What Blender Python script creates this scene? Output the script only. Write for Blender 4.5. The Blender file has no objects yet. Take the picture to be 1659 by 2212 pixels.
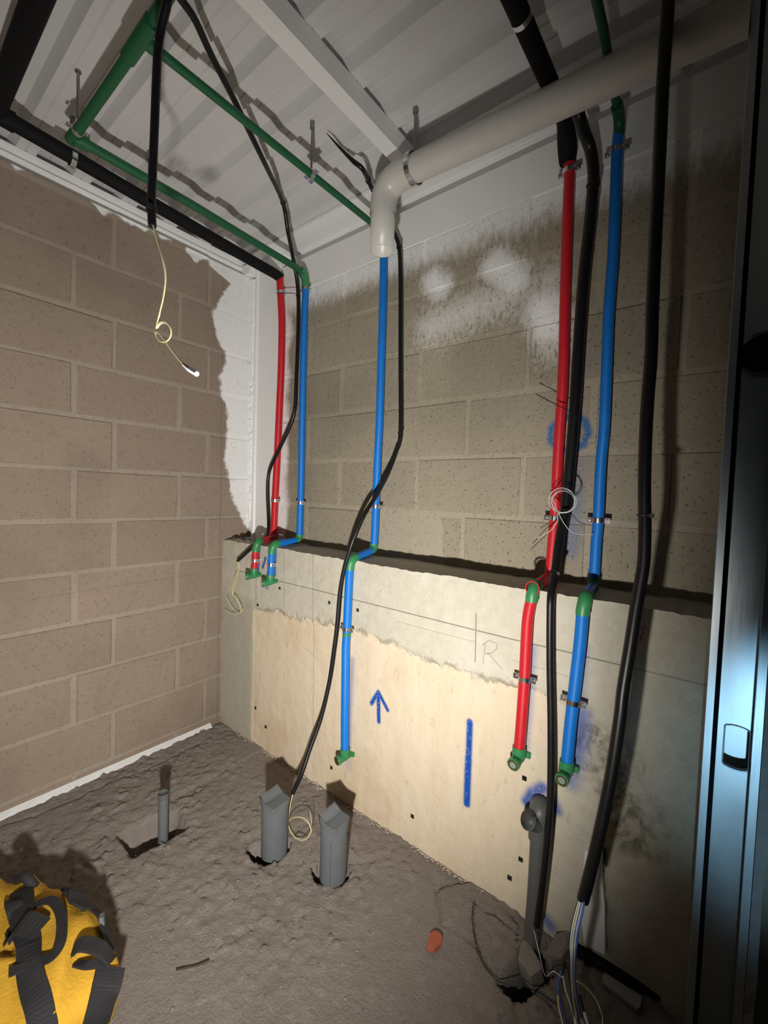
import bpy, bmesh, math, random
import numpy as np
from mathutils import Vector, Matrix
from mathutils.bvhtree import BVHTree
random.seed(7)
S = bpy.context.scene
COL = S.collection
# ------------------------------------------------------------------ camera
PW, PH, FPX = 1659.0, 2212.0, 923.4
CAM = Vector((1.9372, -1.3353, 1.1773))
YAW, PITCH, ROLL = -0.66515, -0.04427, 0.03094
fw = Vector((math.sin(YAW)*math.cos(PITCH), math.cos(YAW)*math.cos(PITCH), math.sin(PITCH)))
r0 = Vector((math.cos(YAW), -math.sin(YAW), 0)); u0 = r0.cross(fw)
rt = r0*math.cos(ROLL) + u0*math.sin(ROLL); up = -r0*math.sin(ROLL) + u0*math.cos(ROLL)
cd = bpy.data.cameras.new('camera'); cam = bpy.data.objects.new('camera', cd); COL.objects.link(cam)
cd.sensor_fit = 'VERTICAL'; cd.sensor_height = 24; cd.sensor_width = 18; cd.lens = 24*FPX/PH; cd.clip_start = 0.02
cam.matrix_world = Matrix(((rt.x, up.x, -fw.x, CAM.x), (rt.y, up.y, -fw.y, CAM.y), (rt.z, up.z, -fw.z, CAM.z), (0, 0, 0, 1)))
S.camera = cam
# ------------------------------------------------------------------ world, lights, exposure
w = bpy.data.worlds.new('world'); S.world = w; w.use_nodes = True
bg = w.node_tree.nodes['Background']; bg.inputs[0].default_value = (.55, .75, 1, 1); bg.inputs[1].default_value = .005
S.view_settings.view_transform = 'Standard'; S.view_settings.look = 'None'
S.view_settings.exposure = 0.0; S.view_settings.gamma = 1.0; S.view_settings.use_curve_mapping = False
def spot(name, loc, az, el, deg, watt, col, rad):
    l = bpy.data.lights.new(name, 'SPOT'); l.energy = watt; l.color = col; l.shadow_soft_size = rad
    l.spot_size = math.radians(deg); l.spot_blend = 1.0
    o = bpy.data.objects.new(name, l); COL.objects.link(o); o.location = loc
    a, e = math.radians(az), math.radians(el)
    d = Vector((math.sin(a)*math.cos(e), math.cos(a)*math.cos(e), math.sin(e)))
    o.rotation_euler = d.to_track_quat('-Z', 'Y').to_euler()
    return o
spot('hand_torch', (1.79, -1.30, .70), -56, 6.5, 135, 130, (1, .955, .885), .018)
spot('added_stud_spot', (2.12, -2.7, .12), -.9, 10.5, 15.5, 64, (.45, .78, 1), .05)  # added cool spot with no visible source, brightens the metal stud

# ------------------------------------------------------------------ pixel -> place
def ray(x, y): return rt*((x-PW/2)/FPX) - up*((y-PH/2)/FPX) + fw
def at(x, y, X=None, Y=None, Z=None):
    d = ray(x, y); ax, v = (0, X) if X is not None else (1, Y) if Y is not None else (2, Z)
    return CAM + d*((v-CAM[ax])/d[ax])
FL = -.015          # floor level
PY = -.155          # face of the concrete base wall
PT = .922           # its top
DK = 2.33           # underside of the roof deck

# ------------------------------------------------------------------ node helper
class NT:
    def __init__(s, name):
        s.mat = bpy.data.materials.new(name); s.mat.use_nodes = True; s.t = s.mat.node_tree
        s.b = s.t.nodes['Principled BSDF']; s._p = None
    def n(s, typ, **kw):
        nd = s.t.nodes.new(typ)
        for k, v in kw.items(): setattr(nd, k, v)
        return nd
    def put(s, sock, v):
        if isinstance(v, bpy.types.NodeSocket): s.t.links.new(v, sock)
        elif v is not None:
            if sock.type == 'RGBA' and len(v) == 3: v = (*v, 1)
            sock.default_value = v
    @property
    def pos(s):
        if s._p is None: s._p = s.n('ShaderNodeNewGeometry').outputs['Position']
        return s._p
    def xyz(s):
        x = s.n('ShaderNodeSeparateXYZ'); s.put(x.inputs[0], s.pos); return x.outputs
    def m(s, op, a, b=None, c=None, clamp=False):
        nd = s.n('ShaderNodeMath', operation=op, use_clamp=clamp)
        for i, v in enumerate((a, b, c)):
            if v is not None: s.put(nd.inputs[i], v)
        return nd.outputs[0]
    def v(s, op, a, b=None, out=0):
        nd = s.n('ShaderNodeVectorMath', operation=op); s.put(nd.inputs[0], a)
        if b is not None: s.put(nd.inputs['Scale'] if op == 'SCALE' else nd.inputs[1], b)
        return nd.outputs['Value'] if op in ('LENGTH', 'DOT_PRODUCT', 'DISTANCE') else nd.outputs[0]
    def noise(s, scale, detail=4, rough=.55, vec=None, stretch=None):
        nd = s.n('ShaderNodeTexNoise'); p = vec if vec is not None else s.pos
        if stretch: p = s.v('MULTIPLY', p, stretch)
        s.put(nd.inputs['Vector'], p)
        nd.inputs['Scale'].default_value = scale; nd.inputs['Detail'].default_value = detail; nd.inputs['Roughness'].default_value = rough
        return nd.outputs[0]
    def step(s, x, lo, hi):      # smooth 0..1 while x goes lo..hi
        nd = s.n('ShaderNodeMapRange', interpolation_type='SMOOTHSTEP'); s.put(nd.inputs['Value'], x)
        s.put(nd.inputs['From Min'], lo); s.put(nd.inputs['From Max'], hi); return nd.outputs[0]
    def mix(s, f, a, b):
        nd = s.n('ShaderNodeMix', data_type='RGBA'); s.put(nd.inputs[0], f); s.put(nd.inputs[6], a); s.put(nd.inputs[7], b); return nd.outputs[2]
    def lookup(s, x, pts):       # piecewise linear function through (x, y) points
        pts = sorted(pts); x0, x1 = pts[0][0], pts[-1][0]; ys = [p[1] for p in pts]; y0, y1 = min(ys), max(ys)
        r = s.n('ShaderNodeValToRGB'); e = r.color_ramp.elements
        while len(e) < len(pts): e.new(.5)
        for i, (px, py) in enumerate(pts):
            e[i].position = (px-x0)/(x1-x0); g = (py-y0)/(y1-y0); e[i].color = (g, g, g, 1)
        s.put(r.inputs[0], s.m('DIVIDE', s.m('SUBTRACT', x, x0), x1-x0))
        return s.m('MULTIPLY_ADD', r.outputs[0], y1-y0, y0)
    def seg(s, P, a, b):         # distance from P to the segment a-b
        ab = Vector(b)-Vector(a); l2 = max(ab.length_squared, 1e-9)
        pa = s.v('SUBTRACT', P, tuple(a))
        t = s.m('DIVIDE', s.v('DOT_PRODUCT', pa, tuple(ab)), l2, clamp=True)
        sc = s.n('ShaderNodeVectorMath', operation='SCALE'); sc.inputs[0].default_value = ab; s.put(sc.inputs['Scale'], t)
        return s.v('LENGTH', s.v('SUBTRACT', pa, sc.outputs[0]))
    def marks(s, P, segs, wob=None):     # union of soft strokes (a, b, half width, softness, strength)
        tot = None
        for a, b, hw, sf, st in segs:
            d = s.seg(P, a, b)
            if wob is not None: d = s.m('ADD', d, wob)
            k = s.m('MULTIPLY', s.m('SUBTRACT', 1.0, s.step(d, hw-sf*.5, hw+sf)), st)
            tot = k if tot is None else s.m('MAXIMUM', tot, k)
        return tot
    def bump(s, h, dist, strength=1.0, nrm=None):
        nd = s.n('ShaderNodeBump'); nd.inputs['Distance'].default_value = dist; nd.inputs['Strength'].default_value = strength
        s.put(nd.inputs['Height'], h)
        if nrm is not None: s.put(nd.inputs['Normal'], nrm)
        return nd.outputs[0]
    def done(s, col=None, rough=None, metal=None, nrm=None, spec=None):
        for k, v in (('Base Color', col), ('Roughness', rough), ('Metallic', metal), ('Normal', nrm), ('Specular IOR Level', spec)):
            if v is not None: s.put(s.b.inputs[k], v)
        return s.mat
def plain(name, col, rough=.5, metal=0, var=.12, scale=30, bump=0, bscale=200, spec=.5, rib=0):
    t = NT(name); f = t.noise(scale, 4)
    c = t.mix(f, tuple(v*(1-var*2) for v in col), tuple(min(1, v*(1+var*2)) for v in col))
    nrm = t.bump(t.noise(bscale, 5), bump) if bump else None
    if rib:
        z = t.xyz()[2]; nrm = t.bump(t.m('SINE', t.m('MULTIPLY', z, 2*math.pi/rib)), .0003, .6)
    return t.done(c, t.m('MULTIPLY_ADD', f, .15, rough-.07), metal, nrm, spec)

# ------------------------------------------------------------------ mesh helpers
class MB:
    def __init__(s): s.v = []; s.f = []; s.sm = []
    def add(s, vs, fs, smooth=False):
        o = len(s.v); s.v += [tuple(v) for v in vs]
        for f in fs: s.f.append(tuple(i+o for i in f)); s.sm.append(smooth)
        return s
    def box(s, lo, hi):
        (a, b, c), (d, e, f) = lo, hi
        return s.add([(a, b, c), (d, b, c), (d, e, c), (a, e, c), (a, b, f), (d, b, f), (d, e, f), (a, e, f)],
                     [(0, 3, 2, 1), (4, 5, 6, 7), (0, 1, 5, 4), (1, 2, 6, 5), (2, 3, 7, 6), (3, 0, 4, 7)])
    def obox(s, c, ax, ay, az):      # oriented box: centre and three half axes
        c, ax, ay, az = map(Vector, (c, ax, ay, az)); p = []
        for k in (-1, 1):
            for (i, j) in ((-1, -1), (1, -1), (1, 1), (-1, 1)): p.append(c+ax*i+ay*j+az*k)
        return s.add(p, [(0, 3, 2, 1), (4, 5, 6, 7), (0, 1, 5, 4), (1, 2, 6, 5), (2, 3, 7, 6), (3, 0, 4, 7)])
    def tube(s, pts, r, n=14, caps=True, smooth=True):
        pts = [Vector(p) for p in pts]; m = len(pts); rs = r if isinstance(r, (list, tuple)) else [r]*m
        tan = [(pts[min(i+1, m-1)]-pts[max(i-1, 0)]).normalized() for i in range(m)]
        a = tan[0].orthogonal().normalized(); vs = []; fs = []
        for i in range(m):
            a = (a-tan[i]*a.dot(tan[i])).normalized(); b = tan[i].cross(a)
            for k in range(n):
                g = 2*math.pi*k/n; vs.append(pts[i]+(a*math.cos(g)+b*math.sin(g))*rs[i])
        for i in range(m-1):
            for k in range(n): fs.append((i*n+k, i*n+(k+1) % n, (i+1)*n+(k+1) % n, (i+1)*n+k))
        s.add(vs, fs, smooth)
        if caps:
            s.add(vs[:n], [tuple(range(n))[::-1]]); s.add(vs[-n:], [tuple(range(n))])
        return s
    def ring(s, c, axis, r, hgt, th, n=24):     # short hollow band
        c, axis = Vector(c), Vector(axis).normalized(); a = axis.orthogonal().normalized(); b = axis.cross(a); vs = []; fs = []
        for k in range(n):
            g = 2*math.pi*k/n; d = a*math.cos(g)+b*math.sin(g)
            for (rr, hh) in ((r, -1), (r+th, -1), (r+th, 1), (r, 1)): vs.append(c+d*rr+axis*hh*hgt*.5)
        for k in range(n):
            for q in range(4): fs.append((k*4+q, k*4+(q+1) % 4, ((k+1) % n)*4+(q+1) % 4, ((k+1) % n)*4+q))
        return s.add(vs, fs)
    def prism(s, poly, off):      # polygon of 3-D points pushed along a vector
        p = [Vector(q) for q in poly]; n = len(p); o = Vector(off)
        return s.add(p+[q+o for q in p], [tuple(range(n))[::-1], tuple(range(n, 2*n))]+[(i, (i+1) % n, n+(i+1) % n, n+i) for i in range(n)])
    def ribbon(s, pts, nrm, wid, th):     # flat strap along a path
        pts = [Vector(p) for p in pts]; m = len(pts); vs = []; fs = []
        for i in range(m):
            t = (pts[min(i+1, m-1)]-pts[max(i-1, 0)]).normalized(); nn = Vector(nrm[i]).normalized(); sd = t.cross(nn).normalized()*wid*.5
            vs += [pts[i]-sd, pts[i]+sd, pts[i]+sd+nn*th, pts[i]-sd+nn*th]
        for i in range(m-1):
            for q in range(4): fs.append((i*4+q, i*4+(q+1) % 4, (i+1)*4+(q+1) % 4, (i+1)*4+q))
        fs += [(3, 2, 1, 0), tuple(range((m-1)*4, m*4))]
        return s.add(vs, fs)
    def mesh(s, name, off=(0, 0, 0)):
        me = bpy.data.meshes.new(name); o = Vector(off)
        me.from_pydata([(v[0]-o.x, v[1]-o.y, v[2]-o.z) for v in s.v], [], s.f)
        me.polygons.foreach_set('use_smooth', s.sm); me.validate(); me.update()
        bm = bmesh.new(); bm.from_mesh(me); bmesh.ops.recalc_face_normals(bm, faces=bm.faces); bm.to_mesh(me); bm.free()
        return me
    def build(s, name, mat, parent=None, label=None):
        off = wloc(parent) if parent is not None else (0, 0, 0)
        me = s.mesh(name, off); me.materials.append(mat)
        o = bpy.data.objects.new(name, me); COL.objects.link(o)
        if parent is not None: o.parent = parent
        if label: o['label'] = label
        return o
WL = {}
def wloc(o):
    p = Vector((0, 0, 0))
    while o is not None: p += o.location; o = o.parent
    return p
def tag(o, label=None, cat=None, group=None, kind=None):
    for k, v in (('label', label), ('category', cat), ('group', group), ('kind', kind)):
        if v: o[k] = v
    return o
def thing(name, label, cat, loc, group=None, kind=None):
    o = bpy.data.objects.new(name, None); o.empty_display_size = .05; COL.objects.link(o); o.location = loc
    return tag(o, label, cat, group, kind)
def smooth_path(pts, step=4):     # Catmull-Rom through the points
    p = [Vector(q) for q in pts]
    if len(p) < 3: return p
    p = [p[0]*2-p[1]]+p+[p[-1]*2-p[-2]]; out = []
    for i in range(1, len(p)-2):
        a, b, c, d = p[i-1:i+3]
        for k in range(step):
            t = k/step; out.append(.5*((2*b)+(c-a)*t+(2*a-5*b+4*c-d)*t*t+(3*b-a-3*c+d)*t**3))
    return out+[p[-2]]
def path(lst, Y=None, step=4):    # [(px, py[, depth plane Y])]
    return smooth_path([at(q[0], q[1], Y=(q[2] if len(q) > 2 else Y)) for q in lst], step)
def arc(a, corner, b, n=7):       # rounded corner a -> b
    a, c, b = map(Vector, (a, corner, b)); return [a*(1-t)**2+c*2*t*(1-t)+b*t*t for t in [i/n for i in range(n+1)]]
rng = np.random.default_rng(3)
def vnoise(x, y, seed):
    x = np.asarray(x, float); y = np.asarray(y, float); xi = np.floor(x).astype(np.int64); yi = np.floor(y).astype(np.int64); fx = x-xi; fy = y-yi
    fx = fx*fx*(3-2*fx); fy = fy*fy*(3-2*fy)
    def h(a, b):
        n = (a*374761393+b*668265263+seed*974634777) & 0x7fffffff; n = ((n ^ (n >> 13))*1274126177) & 0x7fffffff; return ((n ^ (n >> 16)) & 0xffff)/65535.
    return (h(xi, yi)*(1-fx)+h(xi+1, yi)*fx)*(1-fy)+(h(xi, yi+1)*(1-fx)+h(xi+1, yi+1)*fx)*fy
def fbm(x, y, seed, oct=4):
    t = 0; a = .5; f = 1
    for i in range(oct): t = t+a*(vnoise(x*f, y*f, seed+i)-.5); a *= .5; f *= 2.03
    return t
def poly_dist(px, py, poly):      # signed distance (negative inside)
    P = np.array(poly); n = len(P); best = np.full(px.shape, 1e9); inside = np.zeros(px.shape, bool)
    for i in range(n):
        a = P[i]; b = P[(i+1) % n]; ab = b-a; t = np.clip(((px-a[0])*ab[0]+(py-a[1])*ab[1])/(ab@ab+1e-12), 0, 1)
        best = np.minimum(best, np.hypot(px-a[0]-t*ab[0], py-a[1]-t*ab[1]))
        if a[1] != b[1]:
            c = ((a[1] > py) != (b[1] > py)) & (px < (b[0]-a[0])*(py-a[1])/(b[1]-a[1])+a[0]); inside ^= c
    return np.where(inside, -best, best)
def line_dist(px, py, pts):
    P = np.array(pts); best = np.full(px.shape, 1e9)
    for a, b in zip(P[:-1], P[1:]):
        ab = b-a; t = np.clip(((px-a[0])*ab[0]+(py-a[1])*ab[1])/(ab@ab+1e-12), 0, 1); best = np.minimum(best, np.hypot(px-a[0]-t*ab[0], py-a[1]-t*ab[1]))
    return best
def sstep(x, a, b): t = np.clip((x-a)/(b-a), 0, 1); return t*t*(3-2*t)
def grid_mesh(name, V, nx, ny, mat, keep=None, flip=False):
    idx = np.arange(nx*ny).reshape(ny, nx); q = np.stack([idx[:-1, :-1], idx[:-1, 1:], idx[1:, 1:], idx[1:, :-1]], -1).reshape(-1, 4)
    if keep is not None: q = q[keep.ravel()]
    if flip: q = q[:, ::-1]
    me = bpy.data.meshes.new(name); me.from_pydata(V.reshape(-1, 3).tolist(), [], q.tolist()); me.materials.append(mat)
    me.polygons.foreach_set('use_smooth', [True]*len(me.polygons)); me.update(); return me
# ================================================================== surface materials
WHITE = (.87, .88, .88)
def wall_paint_left(t, x, y, z):
    pts = [(452, 573), (497, 612), (468, 655), (456, 682), (473, 743), (486, 760), (486, 787), (473, 811), (476, 854), (489, 881), (489, 939), (483, 990), (492, 1040), (500, 1078), (518, 1111), (524, 1130)]
    tab = []
    for p in pts:
        q = at(p[0], p[1], X=0); tab.append((q.z, q.y))
    tab = sorted(tab); tab = [(.80, .05), (.95, -.005)]+[q for q in tab if q[0] > .97]+[(2.42, tab[-1][1]-.06)]
    edge = t.lookup(z, tab)
    nz = t.m('SUBTRACT', t.noise(26, 5), .5); d = t.m('ADD', t.m('SUBTRACT', y, edge), t.m('MULTIPLY', nz, .05))
    a = t.step(d, -.006, .014)
    nn = t.noise(5.5, 3, vec=t.v('MULTIPLY', t.pos, (1, 1, .5)))
    top = t.step(t.m('ADD', z, t.m('MULTIPLY', t.m('SUBTRACT', nn, .5), .28)), 2.232, 2.242)
    scuff = t.m('SUBTRACT', 1.0, t.m('MULTIPLY', t.step(t.noise(16, 6, .7), .60, .74), .45))
    return t.m('MULTIPLY', t.m('MAXIMUM', a, top), scuff)
def wall_paint_back(t, x, y, z):
    st = t.m('SUBTRACT', t.noise(60, 5, .65, stretch=(1, 1, .35)), .5); big = t.m('SUBTRACT', t.noise(7, 3), .5)
    side = t.m('SUBTRACT', 1.0, t.step(t.m('ADD', x, t.m('MULTIPLY', big, .10)), .265, .31))
    top = t.step(t.m('ADD', t.m('ADD', z, t.m('MULTIPLY', st, .10)), t.m('MULTIPLY', big, .06)), 1.975, 2.075)
    tot = t.m('MAXIMUM', side, top)
    sp = [((936, 606), (950, 620), .030, .06, 1.0), ((1070, 572), (1112, 605), .034, .06, 1.0), ((1175, 665), (1190, 705), .040, .07, 1.0),
          ((930, 705), (1090, 640), .03, .12, .62), ((1060, 640), (1160, 640), .02, .14, .5), ((1180, 610), (1195, 740), .03, .10, .55)]
    P = t.v('MULTIPLY', t.pos, (1, 0, 1)); segs = []
    for a, b, hw, sf, k in sp:
        A = at(*a, Y=0); B = at(*b, Y=0); segs.append(((A.x, 0, A.z), (B.x, 0, B.z), hw, sf, k))
    k = t.marks(P, segs, t.m('MULTIPLY', st, -.06))
    spk = t.step(t.noise(85, 5, .7, stretch=(1, 1, .45)), t.m('SUBTRACT', .52, t.m('MULTIPLY', k, .42)), t.m('SUBTRACT', .64, t.m('MULTIPLY', k, .34)))
    return t.m('MAXIMUM', tot, t.m('MULTIPLY', k, spk))
def blue_back(t):
    P = t.v('MULTIPLY', t.pos, (1, 0, 1)); segs = []
    c = at(1229, 936, Y=0); rx, rz = abs(at(1271, 938, Y=0).x-c.x), abs(at(1229, 897, Y=0).z-c.z)
    pr = [(c.x+rx*math.cos(g), 0, c.z+rz*math.sin(g)) for g in [2*math.pi*i/9 for i in range(10)]]
    for a, b in zip(pr[:-1], pr[1:]): segs.append((a, b, .0085, .011, .9))
    for a, b, hw, k in (((1250, 1000), (1240, 1060), .02, .25), ((1243, 1060), (1232, 1190), .016, .45), ((1262, 720), (1258, 800), .01, .2)):
        A = at(*a, Y=0); B = at(*b, Y=0); segs.append(((A.x, 0, A.z), (B.x, 0, B.z), hw, .03, k))
    return t.m('MULTIPLY', t.marks(P, segs), t.step(t.noise(110, 4), .25, .5))
def block_mat(name, ca, cb, side, mortar=False):
    t = NT(name); x, y, z = t.xyz()
    big = t.noise(5, 4); fine = t.noise(150, 6, .7); mid = t.noise(38, 5, .6)
    c = t.mix(big, ca, cb)
    oi = t.n('ShaderNodeObjectInfo'); c = t.mix(t.m('MULTIPLY', oi.outputs['Random'], .35), c, tuple(v*.82 for v in ca))
    c = t.mix(t.m('MULTIPLY', t.step(mid, .52, .70), .30), c, tuple(v*.62 for v in ca))
    c = t.mix(t.m('MULTIPLY', t.step(fine, .60, .72), .45), c, tuple(min(1, v*1.35) for v in cb))
    pit = t.step(t.noise(120 if side == 'back' else 95, 3, .5), .64 if side == 'back' else .67, .70); c = t.mix(t.m('MULTIPLY', pit, (.55 if side == 'back' else .12) if not mortar else .1), c, tuple(v*.28 for v in ca))
    stain = t.m('MULTIPLY', t.step(t.noise(1.7, 3, .5), .50, .66), .38); c = t.mix(stain, c, tuple(v*.66 for v in ca))
    if side == 'left':
        P = t.v('MULTIPLY', t.pos, (0, 1, 1)); a, b = at(479, 581, X=0), at(473, 1540, X=0)
        ym = (a.y+b.y)/2
        k = t.marks(P, [((0, ym, .0), (0, ym, 2.25), .0012, .002, .55)]); c = t.mix(k, c, (.10, .10, .16))
        h1 = [at(x_, y_, X=0) for x_, y_ in ((60, 1296), (489, 1230))]
        k = t.marks(P, [((0, h1[0].y, h1[0].z), (0, h1[1].y, h1[1].z), .001, .0022, .35)]); c = t.mix(k, c, (.12, .11, .10))
        mask = wall_paint_left(t, x, y, z)
    else:
        mask = wall_paint_back(t, x, y, z)
        c = t.mix(blue_back(t), c, (.02, .13, .34))
    c = t.mix(mask, c, WHITE)
    h = t.m('ADD', t.m('MULTIPLY', fine, .6), t.m('ADD', mid, t.m('MULTIPLY', pit, -1.0)))
    return t.done(c, .88, 0, t.bump(h, .0035 if not mortar else .002, .85), .25)
M = {}
M['block_l'] = block_mat('block_left_wall', (.285, .222, .172), (.345, .275, .220), 'left')
M['mortar_l'] = block_mat('mortar_left_wall', (.322, .270, .217), (.370, .318, .260), 'left', True)
M['block_b'] = block_mat('block_back_wall', (.305, .268, .200), (.395, .350, .268), 'back')
M['mortar_b'] = block_mat('mortar_back_wall', (.345, .306, .232), (.415, .372, .288), 'back', True)
M['steel_w'] = plain('white_painted_steel', (.86, .865, .86), .42, var=.02, scale=8, bump=.0006, bscale=60)
M['deck'] = plain('white_roof_deck', (.64, .635, .64), .48, var=.03, scale=5, bump=.0004, bscale=40)
M['red'] = plain('red_pipe_sleeve', (.58, .012, .022), .42, var=.06, rib=.004)
M['blue'] = plain('blue_pipe_sleeve', (.002, .175, .64), .42, var=.06, rib=.004)
M['green'] = plain('green_pipe', (.010, .100, .038), .45, var=.10)
M['greenl'] = plain('green_fitting', (.035, .235, .085), .42, var=.10)
M['black'] = plain('black_pipe_insulation', (.006, .006, .007), .75, var=.1, spec=.2)
M['conduit'] = plain('black_conduit', (.007, .007, .008), .38, var=.1, spec=.4)
M['grey'] = plain('grey_drain_pipe', (.115, .128, .138), .42, var=.05, bump=.0003, bscale=90)
M['greyd'] = plain('dark_grey_drain_pipe', (.095, .10, .10), .45, var=.08)
M['wpipe'] = plain('white_plastic_pipe', (.62, .61, .57), .35, var=.03)
M['chrome'] = plain('bright_zinc_clamp', (.78, .78, .80), .22, metal=1, var=.05)
M['rod'] = plain('zinc_threaded_rod', (.30, .29, .30), .35, metal=1, var=.08)
M['brass'] = plain('brass_insert', (.45, .36, .20), .35, metal=1, var=.05)
M['plugw'] = plain('pale_plug', (.55, .60, .58), .3, var=.05)
M['plugg'] = plain('green_grey_plug', (.22, .30, .24), .4, var=.08)
M['yellow'] = plain('yellow_wire', (.78, .76, .38), .4, var=.06)
M['wirew'] = plain('pale_wire', (.62, .66, .66), .4, var=.05)
M['wireb'] = plain('blue_wire', (.06, .12, .42), .4, var=.05)
M['wirek'] = plain('dark_wire', (.012, .014, .02), .5, var=.05)
M['tape'] = plain('white_tape', (.85, .86, .88), .6, var=.03)
M['tie'] = plain('black_cable_tie', (.008, .008, .008), .5, var=.05)
M['drywall'] = plain('gypsum_board', (.26, .28, .29), .85, var=.12, scale=60, bump=.003, bscale=70)
M['foam'] = plain('white_board', (.78, .79, .80), .8, var=.04, bump=.0005)
M['brick'] = plain('orange_brick', (.38, .095, .05), .85, var=.1, bump=.001)
M['rubble'] = plain('pale_rubble', (.52, .42, .35), .9, var=.2, bump=.002)
M['stone'] = plain('broken_concrete', (.25, .225, .195), .9, var=.12, bump=.002)
M['slab'] = plain('pale_offcut', (.34, .33, .32), .7, var=.06)
M['twig'] = plain('dark_twig', (.05, .04, .03), .8)
def galv():
    t = NT('galvanised_steel'); f = t.noise(14, 4); g = t.noise(5, 3, stretch=(1, 1, .25))
    c = t.mix(f, (.50, .58, .64), (.66, .74, .80))
    return t.done(c, t.m('MULTIPLY_ADD', g, .30, .22), 1.0, t.bump(t.noise(30, 3, stretch=(1, 1, .1)), .0006))
M['galv'] = galv()
def plinth_mat():
    t = NT('cast_concrete_base'); x, y, z = t.xyz()
    stre = t.noise(9, 5, .6, stretch=(3.2, 1, .55)); big = t.noise(3.2, 4); fine = t.noise(120, 6, .65); mid = t.noise(30, 5)
    beige = t.mix(stre, (.62, .505, .345), (.80, .70, .55)); beige = t.mix(t.m('MULTIPLY', t.step(big, .52, .68), .55), beige, (.62, .46, .30))
    gray = t.mix(mid, (.47, .44, .355), (.64, .60, .50)); gray = t.mix(t.m('MULTIPLY', t.step(big, .48, .62), .4), gray, (.66, .63, .56))
    tab = [(at(a, b, Y=PY).x, at(a, b, Y=PY).z) for a, b in ((545, 1312), (640, 1332), (720, 1352), (790, 1368), (850, 1392), (930, 1432), (1000, 1452), (1090, 1478), (1170, 1500), (1260, 1530))]
    tab = [(-.1, tab[0][1])]+tab+[(2.6, .45)]
    zb = t.lookup(x, tab); drip = t.m('MULTIPLY', t.m('SUBTRACT', t.noise(24, 4, .6, stretch=(1, 1, .25)), .5), .11)
    d = t.m('ADD', t.m('SUBTRACT', z, zb), drip)
    low = t.m('SUBTRACT', 1.0, t.step(d, -.004, .006))
    left = t.step(t.m('ADD', x, t.m('MULTIPLY', t.m('SUBTRACT', t.noise(12, 4, stretch=(1, 1, .4)), .5), .05)), .255, .275)
    right = t.m('SUBTRACT', 1.0, t.step(t.m('ADD', x, t.m('MULTIPLY', t.m('SUBTRACT', mid, .5), .15)), 1.52, 1.72))
    low = t.m('MULTIPLY', low, t.m('MULTIPLY', left, right))
    c = t.mix(low, gray, beige)
    c = t.mix(t.m('MULTIPLY', t.m('SUBTRACT', 1.0, left), t.m('SUBTRACT', 1.0, t.step(z, .62, .70))), c, t.mix(stre, (.40, .375, .30), (.50, .475, .39)))
    c = t.mix(t.step(t.m('ADD', x, t.m('MULTIPLY', t.m('SUBTRACT', big, .5), .22)), 1.60, 1.80), c, t.mix(mid, (.32, .30, .24), (.46, .43, .35)))
    edge = t.m('MULTIPLY', t.m('SUBTRACT', 1.0, t.step(t.m('ABSOLUTE', t.m('SUBTRACT', d, .006)), .003, .016)), t.step(t.noise(11, 3), .42, .55))
    c = t.mix(t.m('MULTIPLY', t.m('MULTIPLY', edge, left), t.m('MULTIPLY', right, .6)), c, (.30, .26, .19))
    c = t.mix(t.m('MULTIPLY', t.step(t.noise(55, 4, .6, stretch=(1, 1, .4)), .62, .72), .35), c, (.36, .28, .20))
    c = t.mix(t.m('MULTIPLY', t.step(fine, .58, .7), .3), c, (.80, .74, .62))
    P = t.v('MULTIPLY', t.pos, (1, 0, 1))
    b0, b1, b2 = at(1290, 1600, Y=PY), at(1340, 1680, Y=PY), at(1362, 1800, Y=PY)
    agg = t.marks(P, [((b0.x, 0, b0.z), (b1.x, 0, b1.z), .035, .06, 1), ((b1.x, 0, b1.z), (b2.x, 0, b2.z), .035, .06, 1)], t.m('MULTIPLY', t.m('SUBTRACT', mid, .5), .12))
    c = t.mix(t.m('MULTIPLY', agg, t.m('MULTIPLY', t.step(t.noise(34, 6, .72), .44, .62), .75)), c, (.13, .115, .085))
    c = t.mix(t.m('MULTIPLY', agg, t.m('MULTIPLY', t.step(t.noise(21, 5, .7), .55, .68), .6)), c, (.55, .50, .41))
    def sg(a, b, hw, sf, k, wl=PY):
        A = at(*a, Y=wl); B = at(*b, Y=wl); return ((A.x, 0, A.z), (B.x, 0, B.z), hw, sf, k)
    pen = [sg((515, 1232), (1340, 1437), .0011, .0022, .75), sg((1340, 1437), (1530, 1482), .0011, .0022, .5), sg((678, 1185), (676, 1570), .0009, .002, .5), sg((615, 1190), (617, 1310), .0009, .002, .4),
           sg((1031, 1325), (1029, 1428), .0011, .0022, .7), sg((862, 1342), (1030, 1386), .0007, .0016, .35), sg((1110, 1425), (1230, 1462), .0008, .0018, .3), sg((660, 1400), (690, 1430), .0012, .003, .3)]
    R = [(1046, 1432), (1051, 1388), (1044, 1392), (1058, 1382), (1074, 1388), (1076, 1398), (1066, 1409), (1050, 1410), (1060, 1412), (1080, 1436), (1088, 1444)]
    pen += [sg(a, b, .0008, .0018, .5) for a, b in zip(R[:-1], R[1:])]
    T = [(1392, 1354), (1386, 1360), (1391, 1366), (1386, 1372), (1383, 1378), (1387, 1382), (1381, 1383)]
    pen += [sg(a, b, .0011, .002, .7) for a, b in zip(T[:-1], T[1:])]
    c = t.mix(t.marks(P, pen), c, (.06, .06, .065))
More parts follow.
